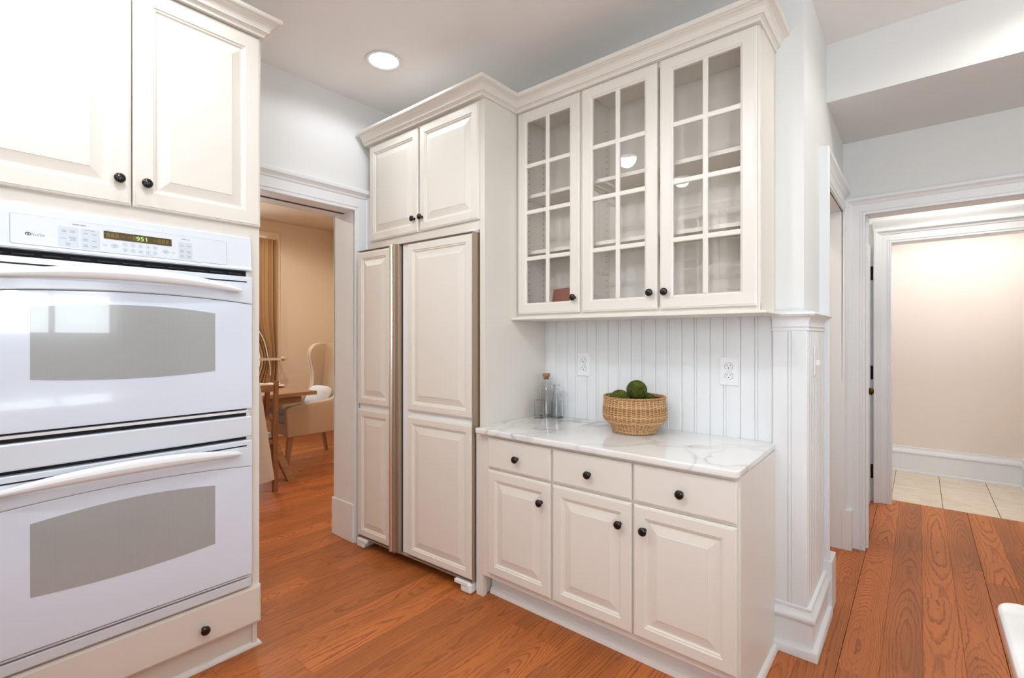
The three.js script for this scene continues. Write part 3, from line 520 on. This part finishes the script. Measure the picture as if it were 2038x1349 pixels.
  part('vent', bx(-h + 0.014, h - 0.014, 0.30, 0.328, -0.019, 0.008), M.dark, t);
  part('bottom_trim', [rb(-h, h, 0.274, 0.310, -0.019, 0.024, 0.004, 2), rb(-h + 0.003, h - 0.014, 0.317, 0.324, 0.004, 0.028, 0.002)], M.enamel, t);
}

// ------------------------------------------------------------------ lamps
function downlight(label, x, z, cd, color, y = CEIL, group) {
  const t = thing('ceiling_light', label, 'light', [x, y, z], 0, group);
  part('trim_ring', lathe([[0.076, -0.0005], [0.092, -0.0005], [0.0955, -0.004], [0.092, -0.0065], [0.083, -0.0065], [0.077, -0.003], [0.076, -0.0005]], 40), M.whitePlastic, t);
  const g = M.glow.clone(); g.emissive = color.clone().lerp(new THREE.Color(1, 1, 1), 0.5); 
  part('lens', lathe([[0.0001, -0.004], [0.06, -0.0035], [0.077, -0.002], [0.077, -0.0006]].reverse(), 40), g, t, 'glowing lens');
  const s = new THREE.SpotLight(color, cd, 0, 1.47, 0.2, 2);
  s.position.set(0, -0.012, 0); s.target.position.set(0, -1.5, 0); s.castShadow = true; s.shadow.radius = 3.6; s.shadow.mapSize.set(1024, 1024); s.shadow.bias = -0.0005;
  s.name = 'lamp'; t.add(s); t.add(s.target); s.target.name = 'aim';
  return t;
}
downlight('round recessed ceiling light between the oven cabinet and refrigerator crown', -2.18, -1.54, CAN * 0.29, LAMP);
const behind = 'kitchen downlights behind the camera';
for (const [x, z, k, label] of [[-1.83, -0.40, 0.4, 'round recessed ceiling light in front of the oven cabinet, mirrored in the middle glass door'], [-0.92, -0.22, 1.12, 'added unseen ceiling light over the middle of the kitchen floor, to brighten the oven'], [-1.68, 0.40, 0.9, 'round recessed ceiling light before the opposite wall cabinets, mirrored in the right glass door'], [-0.1, -0.44, 0.42, 'round recessed ceiling light straight above the camera'], [0.3, 0.3, 0.35, 'added unseen ceiling light at the right end of the opposite cabinets'], [1.9, -0.6, 0.4, 'added unseen ceiling light above the far end of the island']]) downlight(label, x, z, CAN * k, LAMP, CEIL, behind);  // mid-floor, right-end and island lights are unseen, added to brighten the room
downlight('round recessed ceiling light in front of the dropped beam', 0.74, -2.50, CAN * 0.76, HALL);
downlight('round ceiling light of the small vestibule', 0.2, -4.25, 1.7, HALL, 2.45);
downlight('round ceiling light of the tiled hall', 0.25, -4.98, 4.6, LAMP, 2.45);
downlight('round ceiling light inside the side closet', -1.0, -3.0, 2.6, new THREE.Color(1, 0.86, 0.68));
for (const [x, z, label] of [[-4.6, -0.6, 'round recessed ceiling light above the near end of the dining table'], [-5.2, -2.2, 'round recessed ceiling light above the wing chair'], [-3.6, -2.3, 'round recessed ceiling light just inside the dining room doorway']]) downlight(label, x, z, 3.8, WARM, 2.741, 'dining room downlights');

// windows: frames, panes and the daylight outside them
function windowUnit(name, W, H, pos, turn, cols, rows, rad, paint = M.trim) {
  const g = new THREE.Group(); g.name = name; g.userData.kind = 'structure'; scene.add(g); g.position.set(...pos); g.rotation.y = turn;   // local +z looks into the room
  const f = 0.05; part('frame', [rb(-W / 2, -W / 2 + f, 0, H, -0.06, 0, 0.003), rb(W / 2 - f, W / 2, 0, H, -0.06, 0, 0.003), rb(-W / 2 + f, W / 2 - f, 0, f, -0.06, 0, 0.003), rb(-W / 2 + f, W / 2 - f, H - f, H, -0.06, 0, 0.003)], M.trim, g);
  part('sill', rb(-W / 2 - 0.06, W / 2 + 0.06, -0.03, -0.001, -0.03, 0.18, 0.006, 2), M.trim, g);
  const pw = (W - 2 * f) / cols, ph = (H - 2 * f) / rows;
  for (let i = 1; i < cols; i++) part('mullion', rb(-W / 2 + f + i * pw - 0.03, -W / 2 + f + i * pw + 0.03, f, H - f, -0.05, -0.008, 0.003), M.trim, g);
  for (let j = 1; j < rows; j++) part('sash', rb(-W / 2 + f, W / 2 - f, f + j * ph - 0.018, f + j * ph + 0.018, -0.048, -0.010, 0.003), M.trim, g);
  for (let i = 0; i < cols; i++) for (let j = 0; j < rows; j++) { const p = part('pane', paneG, M.pane, g); p.scale.set(pw - 0.02, ph - 0.02, 0.004); p.position.set(-W / 2 + f + (i + 0.5) * pw, f + (j + 0.5) * ph, -0.03); }
  part('casing', sweep(CASING, [[W / 2, 0, 0.152], [W / 2, H, 0.152], [-W / 2, H, 0.152], [-W / 2, 0, 0.152]], [0, 0, 1], 0.5), paint, g);
  const L = new THREE.RectAreaLight(DAY, rad, W, H); L.name = 'daylight'; L.position.set(0, H / 2, -0.25); L.rotation.y = Math.PI; g.add(L);
  return g;
}
windowUnit('window_1', WZ1 - WZ0, WY1 - WY0, [XE + 0.15, WY0, (WZ0 + WZ1) / 2], -Math.PI / 2, 2, 2, DAYLIGHT * 0.62);
windowUnit('window_3', 1.6, 1.35, [0.75, 1.0, ZS + 0.15], Math.PI, 3, 2, DAYLIGHT * 0.52);  // unseen window, added behind the camera as daylight fill for the cabinet fronts
windowUnit('window_2', DWZ1 - DWZ0, DWY1 - DWY0, [-6.44, DWY0, (DWZ0 + DWZ1) / 2], Math.PI / 2, 2, 2, 5, M.tan);

// ------------------------------------------------------------------ outlets and switch
function outlet(label, x, y) {
  const t = thing('outlet', label, 'outlet', [x, y, ZN + 0.0098]);
  part('plate', rb(-0.0395, 0.0395, -0.062, 0.062, 0, 0.0055, 0.0025, 2), M.whitePlastic, t);
  for (const s of [-1, 1]) {
    const sh = new THREE.Shape(); sh.absarc(0, 0, 0.0172, 0.75, Math.PI - 0.75); sh.absarc(0, 0, 0.0172, Math.PI + 0.75, 2 * Math.PI - 0.75); sh.closePath();
    const r = part('receptacle', extrude(sh, 0.004, 0.0006, 1), M.whitePlastic, t); r.position.set(0, s * 0.0205, 0.0045);
    part('outline', new THREE.TorusGeometry(0.0174, 0.0005, 6, 40).translate(0, 0, 0.0012), M.vent, r);
    part('slots', [bx(-0.0075, -0.0055, 0.001, 0.0085, 0.0035, 0.0042), bx(0.0055, 0.0075, 0.002, 0.008, 0.0035, 0.0042), new THREE.CylinderGeometry(0.0026, 0.0026, 0.0008, 12).rotateX(Math.PI / 2).translate(0, -0.0065, 0.0038)], M.dark, r);
  }
  part('screw', new THREE.CylinderGeometry(0.0025, 0.0025, 0.001, 12).rotateX(Math.PI / 2).translate(0, 0, 0.006), M.whitePlastic, t);
  return t;
}
outlet('white duplex outlet on the beadboard, above the glass bottles', -1.388, 1.128);
outlet('white duplex outlet on the beadboard, right of the wicker basket', -0.645, 1.125);
{
  const t = thing('light_switch', 'white toggle switch on the end of the beadboard pier', 'switch', [XS + 0.0185, 1.175, -2.405], Math.PI / 2);
  part('plate', rb(-0.037, 0.037, -0.061, 0.061, 0, 0.0055, 0.0025, 2), M.whitePlastic, t);
  part('toggle', rb(-0.005, 0.005, -0.020, 0.004, 0.003, 0.020, 0.002, 2), M.whitePlastic, t);
}

// ------------------------------------------------------------------ on the worktop: basket with moss balls, three glass vessels
const WT = 0.8342;
{
  const bxp = [-1.023, WT, -2.110], t = thing('wicker_basket', 'round woven wicker basket holding green moss balls on the marble worktop', 'basket', bxp);
  const H = 0.163, prof = [[0.098, 0], [0.103, 0.02], [0.112, 0.036], [0.130, 0.052], [0.141, 0.064], [0.1445, 0.085], [0.1425, 0.115], [0.1385, 0.145], [0.1375, H]];
  const rad = (y) => { for (let i = 0; i < prof.length - 1; i++) if (y <= prof[i + 1][1]) { const k = (y - prof[i][1]) / (prof[i + 1][1] - prof[i][1]); return prof[i][0] + (prof[i + 1][0] - prof[i][0]) * k; } return prof[prof.length - 1][0]; };
  const wick = [phy('#cf9f6e', 0.55), phy('#bf8e5c', 0.55), phy('#dfb78a', 0.55)];
  const stakes = 44, rows = 38, strands = [[], [], []];
  for (let r = 0; r < rows; r++) {
    const y = 0.004 + r * (H - 0.012) / (rows - 1), n = stakes * 4, pts = [];
    const top = y > 0.050;
    for (let i = 0; i < n; i++) { const a = i / n * 2 * Math.PI, per = top ? 1 : 1, w = Math.cos(a * stakes / 2 * per + (r % 2) * Math.PI) * 0.0024; const R = rad(y) + w + 0.0006 * (hash(i, r, 4) - 0.5); pts.push(new THREE.Vector3(R * Math.cos(a), y + 0.0007 * (hash(i >> 2, r, 8) - 0.5), R * Math.sin(a))); }
    strands[Math.floor(hash(r, 5, 6) * 3)].push(new THREE.TubeGeometry(new THREE.CatmullRomCurve3(pts, true), n, 0.0021, 5, true));
  }
  strands.forEach((g, i) => { part('weave', g, wick[i], t).userData.kind = 'stuff'; });
  const st = [];
  for (let k = 0; k < stakes; k++) { const a = (k + 0.5) / stakes * 2 * Math.PI, pts = []; for (let j = 0; j <= 10; j++) { const y = 0.002 + j / 10 * (H - 0.006), R = rad(y) - 0.0003; pts.push([R * Math.cos(a), y, R * Math.sin(a)]); } st.push(tubeAlong(pts, 0.0024, 12, 5)); }
  part('stakes', st, wick[2], t).userData.kind = 'stuff';
  const rim = []; for (let s = 0; s < 2; s++) { const pts = []; for (let i = 0; i < 160; i++) { const a = i / 160 * 2 * Math.PI, w = a * 34 + s * Math.PI; pts.push([(0.1375 + 0.0032 * Math.cos(w)) * Math.cos(a), H + 0.0005 + 0.0032 * Math.sin(w), (0.1375 + 0.0032 * Math.cos(w)) * Math.sin(a)]); } rim.push(tubeAlong(pts, 0.0034, 320, 6, true)); }
  part('rim', rim, wick[1], t, 'twisted wicker rim');
  part('lining', lathe([[0.0001, 0.003], [0.094, 0.003], [0.099, 0.02], [0.108, 0.036], [0.126, 0.052], [0.137, 0.066], [0.1395, 0.085], [0.1375, 0.115], [0.133, 0.155]], 48), std('#6d4526', 0.9), t);
  // moss balls
  const moss = [dataTex(256, 128, (x, y) => { const n = fbm(x / 5, y / 5, 3, 4), m = vnoise(x / 18, y / 18, 6); return mix3([100, 106, 22], [36, 44, 8], clamp(1.5 * (n - 0.22) + 0.4 * (m - 0.5))); })];
  const mossMat = std('#ffffff', 0.95, { map: moss[0] });
  const ballGeo = (r, s) => { const g = new THREE.SphereGeometry(r, 72, 48), p = g.attributes.position, v = new THREE.Vector3(); for (let i = 0; i < p.count; i++) { v.fromBufferAttribute(p, i); const u = Math.atan2(v.z, v.x), k = 1 + 0.02 * (vnoise(v.x * 170 + 40, v.y * 170 + v.z * 130, s) - 0.5) + 0.024 * (vnoise(v.x * 600 + 9, v.y * 600 + v.z * 500, s + 3) - 0.5); v.multiplyScalar(k); p.setXYZ(i, v.x, v.y, v.z); } g.computeVertexNormals(); return g; };
  const balls = [[0.014, 0.191, -0.012, 0.0475, 'top moss ball, resting highest on the others in the basket'], [-0.071, 0.149, 0.012, 0.0475, 'green moss ball at the left rim of the basket'], [0.070, 0.130, -0.054, 0.0465, 'green moss ball at the right rim of the basket, behind the top ball'], [0.030, 0.111, 0.062, 0.0455, 'lowest green moss ball just showing at the front rim of the basket']];
  balls.forEach(([x, y, z, r, label], i) => { const m = single('moss_ball', ballGeo(r, 20 + i), mossMat, label, 'moss ball', 'moss balls in the basket'); m.position.set(bxp[0] + x * 0.766 + z * 0.643, WT + y, bxp[2] - x * 0.643 + z * 0.766); m.rotation.set(i, i * 2, 0); });
}
{
  const glass = phy('#ffffff', 0.0, { transmission: 1, thickness: 0.003, ior: 1.45 });
  const tint = phy('#ffffff', 0.0, { transmission: 1, thickness: 0.003, ior: 1.42, attenuationColor: new THREE.Color('#e0f2e6'), attenuationDistance: 0.05 }), solid = phy('#ffffff', 0.02, { transmission: 1, thickness: 0.01, ior: 1.45 });
  const t = thing('glass_bottle', 'tall clear glass bottle with a cork, in the corner of the worktop', 'bottle', [-1.600, WT, -2.205]);
  part('glass', lathe([[0.0001, 0.0], [0.034, 0.0], [0.0375, 0.004], [0.0375, 0.15], [0.036, 0.165], [0.027, 0.185], [0.0205, 0.196], [0.0195, 0.212], [0.022, 0.214], [0.022, 0.222], [0.0165, 0.222], [0.0165, 0.197], [0.0235, 0.183], [0.0335, 0.162], [0.0347, 0.15], [0.0347, 0.010], [0.031, 0.007], [0.0001, 0.010]], 48), glass, t);
  part('cork', [lathe([[0.0001, 0.205], [0.0155, 0.205], [0.0163, 0.222], [0.0205, 0.2225], [0.0212, 0.236], [0.020, 0.238], [0.0001, 0.238]], 32)], M.cork, t, 'brown cork stopper');
  const j = thing('glass_jug', 'small greenish glass jug with a loop handle, right of the corked bottle', 'jug', [-1.525, WT, -2.195]);
  part('glass', lathe([[0.0001, 0.0], [0.033, 0.0], [0.0365, 0.004], [0.0365, 0.085], [0.034, 0.098], [0.024, 0.118], [0.0165, 0.135], [0.0145, 0.158], [0.0155, 0.168], [0.0195, 0.172], [0.0195, 0.180], [0.0135, 0.180], [0.0115, 0.160], [0.0135, 0.135], [0.021, 0.116], [0.031, 0.096], [0.0335, 0.085], [0.0335, 0.010], [0.030, 0.007], [0.0001, 0.010]], 48), tint, j);
  part('handle', tubeAlong([[0.014, 0.166, 0], [0.026, 0.170, 0], [0.034, 0.160, 0], [0.034, 0.146, 0], [0.028, 0.130, 0], [0.021, 0.121, 0]], 0.0042, 24, 10).rotateY(0.6), solid, j);
  const s = thing('glass_block', 'small square clear glass holder in front of the corked bottle', 'holder', [-1.587, WT, -2.125], 0.55);
  part('glass', [rb(-0.0255, 0.0255, 0.0, 0.098, -0.016, 0.016, 0.003, 2)], glass, s);
  part('edge', [bx(-0.0262, -0.0252, 0.001, 0.098, -0.0165, 0.0165), bx(0.0252, 0.0262, 0.001, 0.098, -0.0165, 0.0165), bx(-0.0255, 0.0255, 0.097, 0.0985, -0.0165, 0.0165)], std('#9a7f70', 0.4, { metalness: 0.5 }), s, 'thin metal edging');
}

// ------------------------------------------------------------------ door leaf standing open in the vestibule
{
  const t = thing('door_leaf', 'white panelled door standing open in the vestibule, with black hinges', 'door', [-0.293, 0.008, -4.686]);
  const Wd = 0.79, Hd = 1.97, st = 0.115;
  const slab = []; for (const f of [0, 1]) for (const [y0, y1] of [[0.22, 0.95], [1.07, Hd - 0.13]]) for (const [a, b] of [[st, Wd / 2 - 0.05], [Wd / 2 + 0.05, Wd - st]]) slab.push([f, y0, y1, a, b]);
  part('stiles', [rb(-0.0375, 0, 0, Hd, 0, st, 0.002), rb(-0.0375, 0, 0, Hd, Wd - st, Wd, 0.002), bx(-0.0375, 0, 0, Hd, Wd / 2 - 0.05, Wd / 2 + 0.05), bx(-0.037, -0.0005, 0, 0.22, st, Wd - st), bx(-0.037, -0.0005, 0.95, 1.07, st, Wd - st), bx(-0.037, -0.0005, Hd - 0.13, Hd, st, Wd - st)], M.trim, t);
  for (const [y0, y1] of [[0.22, 0.95], [1.07, Hd - 0.13]]) for (const [a, b] of [[st, Wd / 2 - 0.05], [Wd / 2 + 0.05, Wd - st]]) part('panel', rb(-0.028, -0.0095, y0, y1, a, b, 0.004), M.trim, t);
  for (const y of [0.226, 0.992, 1.762]) part('hinge', [new THREE.CylinderGeometry(0.0075, 0.0075, 0.105, 14).translate(0.006, y, -0.004), bx(-0.03, 0.001, y - 0.0525, y + 0.0525, -0.0022, 0.0001), bx(0.004, 0.030, y - 0.0525, y + 0.0525, -0.0075, -0.0055)], M.hinge, t, 'black hinge');
  for (const s of [1, -1]) part('knob', lathe([[0.0001, 0], [0.026, 0], [0.026, 0.004], [0.010, 0.008], [0.009, 0.024], [0.020, 0.034], [0.026, 0.044], [0.024, 0.054], [0.012, 0.060], [0.0001, 0.061]], 28).rotateZ(-s * Math.PI / 2).translate(s > 0 ? 0 : -0.0375, 0.907, Wd - 0.1), M.brass, t, 'dark brass knob');
}

// ------------------------------------------------------------------ island by the camera
{
  const t = thing('island_cabinet', 'cream island cabinet carrying the second marble top', 'cabinet', [1.0, 0, -0.70]);
  part('carcass', [rb(-0.86, 0.86, 0.1, 0.805, -0.42, 0.42, 0.002)], M.cream, t);
  part('toe_kick', rb(-0.80, 0.80, 0, 0.101, -0.37, 0.37, 0.001), M.cream, t);
  for (let i = 0; i < 4; i++) { const d = panelDoor(t, 'door', 0.415, 0.66, -0.645 + i * 0.43, 0.455, 0.4395); addKnob(d, (i % 2 ? -1 : 1) * 0.165, 0.24); }
  single('worktop', worktop([[1.9, -1.162, 0.03], [0.098, -1.162, 0.035], [0.098, -0.24, 0.035], [1.9, -0.24, 0.03]].reverse(), 0.834, 0.028), M.marble, 'white marble worktop of the island, its rounded corner at the frame edge', 'worktop');
}
// ------------------------------------------------------------------ the other kitchen run, mirrored in the glass doors
{
  const zc = ZS - 0.0015, front = (src, x, label) => dup(src, [x, 0, zc], Math.PI, label, 'cabinets of the opposite run');
  let x = 0.55;
  for (const w of ['by the added window end', 'in the middle of the run', 'at the oven end']) { if (x < 0.5) front(uDouble, x - 0.394, 'wide glass-door wall cabinet behind the camera, ' + w); front(bDouble, x - 0.38, 'wide cream base cabinet behind the camera, ' + w); x -= 0.79; }
  single('crown_moulding', sweep(CROWN, [[-0.24, 2.452, ZS], [-0.24, 2.452, ZS - 0.245], [-1.82, 2.452, ZS - 0.245], [-1.82, 2.452, ZS]], [0, 1, 0], 0.3), M.cream, 'cream crown moulding on the wall cabinets behind the camera', 'moulding');
  single('worktop', worktop([[-1.85, ZS - 0.001], [-1.85, ZS - 0.57], [0.6, ZS - 0.57], [0.6, ZS - 0.001]], 0.834, 0.028), M.marble, 'white marble worktop of the run behind the camera', 'worktop');
}

// ------------------------------------------------------------------ dining room
{
  // table
  const t = thing('dining_table', 'brown wooden dining table with splayed legs, seen through the doorway', 'table', [-4.95, 0, -1.45]);
  const wt = (g) => { const p = g.attributes.position, uv = g.attributes.uv; for (let k = 0; k < p.count; k++) uv.setXY(k, p.getX(k) * 2.2 + p.getY(k) * 2.2, p.getZ(k) * 0.9 + p.getY(k)); return g; };
  for (let i = 0; i < 5; i++) part('plank', wt(rb(-0.55 + i * 0.22 + 0.0007, -0.55 + (i + 1) * 0.22 - 0.0007, 0.727, 0.762, -0.905, 0.905, 0.002)), M.tableWood, t);
  part('apron', [bx(-0.45, 0.45, 0.655, 0.727, -0.80, -0.77), bx(-0.45, 0.45, 0.655, 0.727, 0.77, 0.80), bx(-0.45, -0.42, 0.655, 0.727, -0.77, 0.77), bx(0.42, 0.45, 0.655, 0.727, -0.77, 0.77)].map(wt), M.tableWood, t);
  for (const sx of [-1, 1]) for (const sz of [-1, 1]) part('leg', wt(taper(sx * 0.645, sz * 0.60, 0.055, sx * 0.47, sz * 0.36, 0.085, 0, 0.728)), M.tableWood, t);
  // plates with napkins
  const p = thing('plate', 'cream stacked plate at the end of the dining table', 'plate', [-5.05, 0.7622, -2.2]);
  part('dish', lathe([[0.0001, 0], [0.07, 0], [0.075, 0.004], [0.135, 0.016], [0.137, 0.019], [0.075, 0.009], [0.0001, 0.006]], 40), phy('#eadfd0', 0.3), p);
  const nap = single('napkin', (() => { const g = new THREE.BoxGeometry(0.13, 0.014, 0.25, 8, 1, 14), q = g.attributes.position; for (let i = 0; i < q.count; i++) { const x = q.getX(i), z = q.getZ(i); q.setY(i, q.getY(i) + 0.006 * Math.sin(z * 22) + 0.005 * Math.sin(x * 60 + z * 9) + 0.03 * z); q.setX(i, x * (1 - 1.2 * z)); } g.computeVertexNormals(); return toCreasedNormals(g, 0.9); })(), M.cloth, 'folded beige napkin lying on the cream plate', 'napkin');
  nap.position.set(-5.05, 0.797, -2.15); nap.rotation.y = 0.25;
}
{
  // wing chair at the head of the table, facing +z
  const t = thing('wing_chair', 'upholstered tan wing chair with pale piping at the head of the table', 'chair', [-4.89, 0, -2.52]);
  const sidePts = (sh) => { sh.moveTo(0.36, 0.315); sh.lineTo(0.375, 0.56); sh.quadraticCurveTo(0.375, 0.605, 0.335, 0.607); sh.lineTo(-0.06, 0.640); sh.quadraticCurveTo(-0.16, 0.655, -0.185, 0.76); sh.quadraticCurveTo(-0.20, 0.86, -0.165, 1.0); sh.quadraticCurveTo(-0.13, 1.13, -0.20, 1.185); sh.quadraticCurveTo(-0.25, 1.215, -0.335, 1.205); sh.lineTo(-0.375, 1.19); sh.lineTo(-0.33, 0.60); sh.lineTo(-0.33, 0.315); sh.closePath(); return sh; };
  for (const s of [-1, 1]) {
    const g = extrude(sidePts(new THREE.Shape()), 0.065, 0.016, 3, 14).rotateY(-Math.PI / 2).translate(s > 0 ? 0.31 : -0.245, 0, 0);
    part('side', toCreasedNormals(g, 0.7), M.linen, t, 'upholstered arm and wing');
    const path = [[0.335, 0.607], [0.1, 0.628], [-0.06, 0.641], [-0.135, 0.668], [-0.178, 0.74], [-0.190, 0.83], [-0.172, 0.96], [-0.150, 1.06], [-0.160, 1.13], [-0.20, 1.183], [-0.26, 1.207], [-0.335, 1.205]];
    for (const x of [s * 0.252, s * 0.303]) part('piping', tubeAlong(path.map(([z, y]) => [x, y - 0.003, z]), 0.0038, 60, 6), M.piping, t, 'pale piping');
  }
  part('back', toCreasedNormals(extrude(shapeOf([[-0.25, 0.40], [-0.33, 1.205], [-0.40, 1.195], [-0.34, 0.33], [-0.33, 0.33]]), 0.50, 0.012, 3).rotateY(-Math.PI / 2).translate(0.25, 0, 0), 0.7), M.linen, t, 'upholstered back');
  part('seat_rail', rb(-0.246, 0.246, 0.318, 0.43, -0.30, 0.335, 0.012, 3), M.linen, t);
  part('seat_cushion', rb(-0.242, 0.242, 0.43, 0.53, -0.235, 0.345, 0.03, 4), M.seatBlue, t, 'pale seat cushion');
  for (const sx of [-1, 1]) { part('leg', taper(sx * 0.275, 0.36, 0.03, sx * 0.27, 0.32, 0.048, 0, 0.318), M.tableWood, t); part('leg', taper(sx * 0.265, -0.35, 0.03, sx * 0.262, -0.285, 0.048, 0, 0.318), M.tableWood, t); }
  const g = new THREE.SphereGeometry(1, 40, 24), p = g.attributes.position;
  for (let i = 0; i < p.count; i++) { const x = p.getX(i), y = p.getY(i), z = p.getZ(i), sg = (v, e) => Math.sign(v) * Math.pow(Math.abs(v), e); p.setXYZ(i, sg(x, 0.55) * 0.20, sg(y, 0.55) * 0.125, sg(z, 0.9) * 0.065 * (1 - 0.5 * Math.max(Math.abs(x), Math.abs(y)) ** 4)); }
  g.computeVertexNormals();
  const c = single('cushion', g, M.pillow, 'white cushion leaning in the seat of the tan wing chair', 'cushion'); c.position.set(-4.87, 0.645, -2.62); c.rotation.x = -0.5;
}
{
  // side chair with a slatted back; its back faces the kitchen
  const t = thing('dining_chair', 'brown wooden dining chair with a slatted back beside the table', 'chair', [-4.28, 0, -1.592]);
  for (const s of [-1, 1]) { part('post', [taper(0.205, s * 0.223, 0.034, 0.195, s * 0.223, 0.042, 0, 0.46), taper(0.195, s * 0.223, 0.042, 0.245, s * 0.215, 0.028, 0.46, 0.915)], M.darkWood, t); part('leg', taper(-0.21, s * 0.20, 0.028, -0.20, s * 0.20, 0.04, 0, 0.43), M.darkWood, t); }
  part('rail', [bx(0.222, 0.244, 0.83, 0.885, -0.205, 0.205)], M.darkWood, t); part('rail', [bx(0.200, 0.222, 0.60, 0.635, -0.207, 0.207)], M.darkWood, t);
  for (let i = 0; i < 5; i++) part('slat', taper(0.213, -0.15 + i * 0.075, 0.03, 0.232, -0.15 + i * 0.075, 0.03, 0.632, 0.832), M.leather, t);
  part('seat_frame', [bx(-0.22, 0.21, 0.395, 0.435, -0.215, 0.215)], M.darkWood, t);
  part('seat', rb(-0.225, 0.19, 0.435, 0.485, -0.22, 0.22, 0.02, 3), M.cloth, t, 'pale seat pad');
  // linen throw hanging over its back
  const th = single('throw', (() => {
    const nu = 40, nv = 40, pos = [], uv = [], idx = [];
    const path = [[0.06, 0.55], [0.155, 0.905], [0.19, 0.93], [0.235, 0.932], [0.272, 0.91], [0.285, 0.75], [0.29, 0.45], [0.295, 0.13]], cur = new THREE.CatmullRomCurve3(path.map((p) => new THREE.Vector3(p[0], p[1], 0)));
    for (let s = 0; s < 2; s++) for (let j = 0; j <= nv; j++) for (let i = 0; i <= nu; i++) { const c = cur.getPoint(j / nv), u = i / nu, drop = clamp((0.9 - c.y) / 0.77) * (j > nv * 0.4 ? 1 : 0); const z = -0.07 - 0.105 * drop + u * (0.30 + 0.2 * drop); pos.push(c.x + (j > nv * 0.45 ? 0.012 * drop * Math.sin(u * 17 + 0.6) : 0) + s * 0.004, c.y - (j === nv ? 0.02 * Math.sin(u * 6) : 0) + s * 0.003, z); uv.push(u * 0.4, j / nv); }
    const row = nu + 1, n = row * (nv + 1);
    for (let s = 0; s < 2; s++) for (let j = 0; j < nv; j++) for (let i = 0; i < nu; i++) { const a = s * n + j * row + i; if (s) idx.push(a, a + 1, a + row, a + 1, a + row + 1, a + row); else idx.push(a, a + row, a + 1, a + 1, a + row, a + row + 1); }
    const g = new THREE.BufferGeometry(); g.setAttribute('position', new THREE.Float32BufferAttribute(pos, 3)); g.setAttribute('uv', new THREE.Float32BufferAttribute(uv, 2)); g.setIndex(idx); g.computeVertexNormals(); return g;
  })(), M.cloth, 'pale linen throw hanging over the back of the slatted dining chair', 'throw');
  th.position.set(-4.28, 0, -1.592);
}
{
  // curtain, rod and hold-back at the dining room window
  const t = thing('curtain', 'long tan curtain drawn to the side of the dining room window', 'curtain', [-6.19, 0, -2.78]);
  const nu = 90, nv = 30, pos = [], uv = [], idx = [];
  for (let s = 0; s < 2; s++) for (let j = 0; j <= nv; j++) for (let i = 0; i <= nu; i++) { const y = 0.02 + 2.47 * j / nv, u = i / nu, pinch = 1 - 0.45 * Math.exp(-((y - 1.0) ** 2) / 0.10); pos.push(0.035 * Math.sin(u * 44) * (0.6 + 0.4 * Math.sin(u * 9 + 1)) + s * 0.003, y, u * 0.36 * pinch); uv.push(u, y); }
  const row = nu + 1, n = row * (nv + 1);
  for (let s = 0; s < 2; s++) for (let j = 0; j < nv; j++) for (let i = 0; i < nu; i++) { const a = s * n + j * row + i; if (s) idx.push(a, a + row, a + 1, a + 1, a + row, a + row + 1); else idx.push(a, a + 1, a + row, a + 1, a + row + 1, a + row); }
  const g = new THREE.BufferGeometry(); g.setAttribute('position', new THREE.Float32BufferAttribute(pos, 3)); g.setAttribute('uv', new THREE.Float32BufferAttribute(uv, 2)); g.setIndex(idx); g.computeVertexNormals();
  part('cloth', g, M.curtain, t);
  part('border', tubeAlong([[0.05, 1.40, 0.28], [0.06, 1.32, 0.225], [0.065, 1.2, 0.175], [0.06, 1.05, 0.14], [0.06, 0.95, 0.115], [0.05, 0.8, 0.10]], 0.006, 40, 8), M.piping, t, 'pale curved edging');
  part('rod', new THREE.CylinderGeometry(0.014, 0.014, 2.0, 16).rotateX(Math.PI / 2).translate(0, 2.51, 1.13), M.whitePlastic, t, 'curtain rod');
  const h = thing('curtain_holdback', 'metal curtain hold-back with a diamond-shaped finial', 'hold-back', [-6.289, 1.004, -2.83]);
  part('arm', [bx(0, 0.17, -0.012, 0.012, -0.006, 0.006), bx(0.158, 0.17, -0.03, 0.0, -0.004, 0.30).translate(0, 0.012, 0)], M.steel, h);
  part('finial', new THREE.OctahedronGeometry(0.04).scale(0.45, 0.9, 1.5).translate(0.165, 0.0, 0.0), M.steel, h);
}
renderer.render(scene, camera);
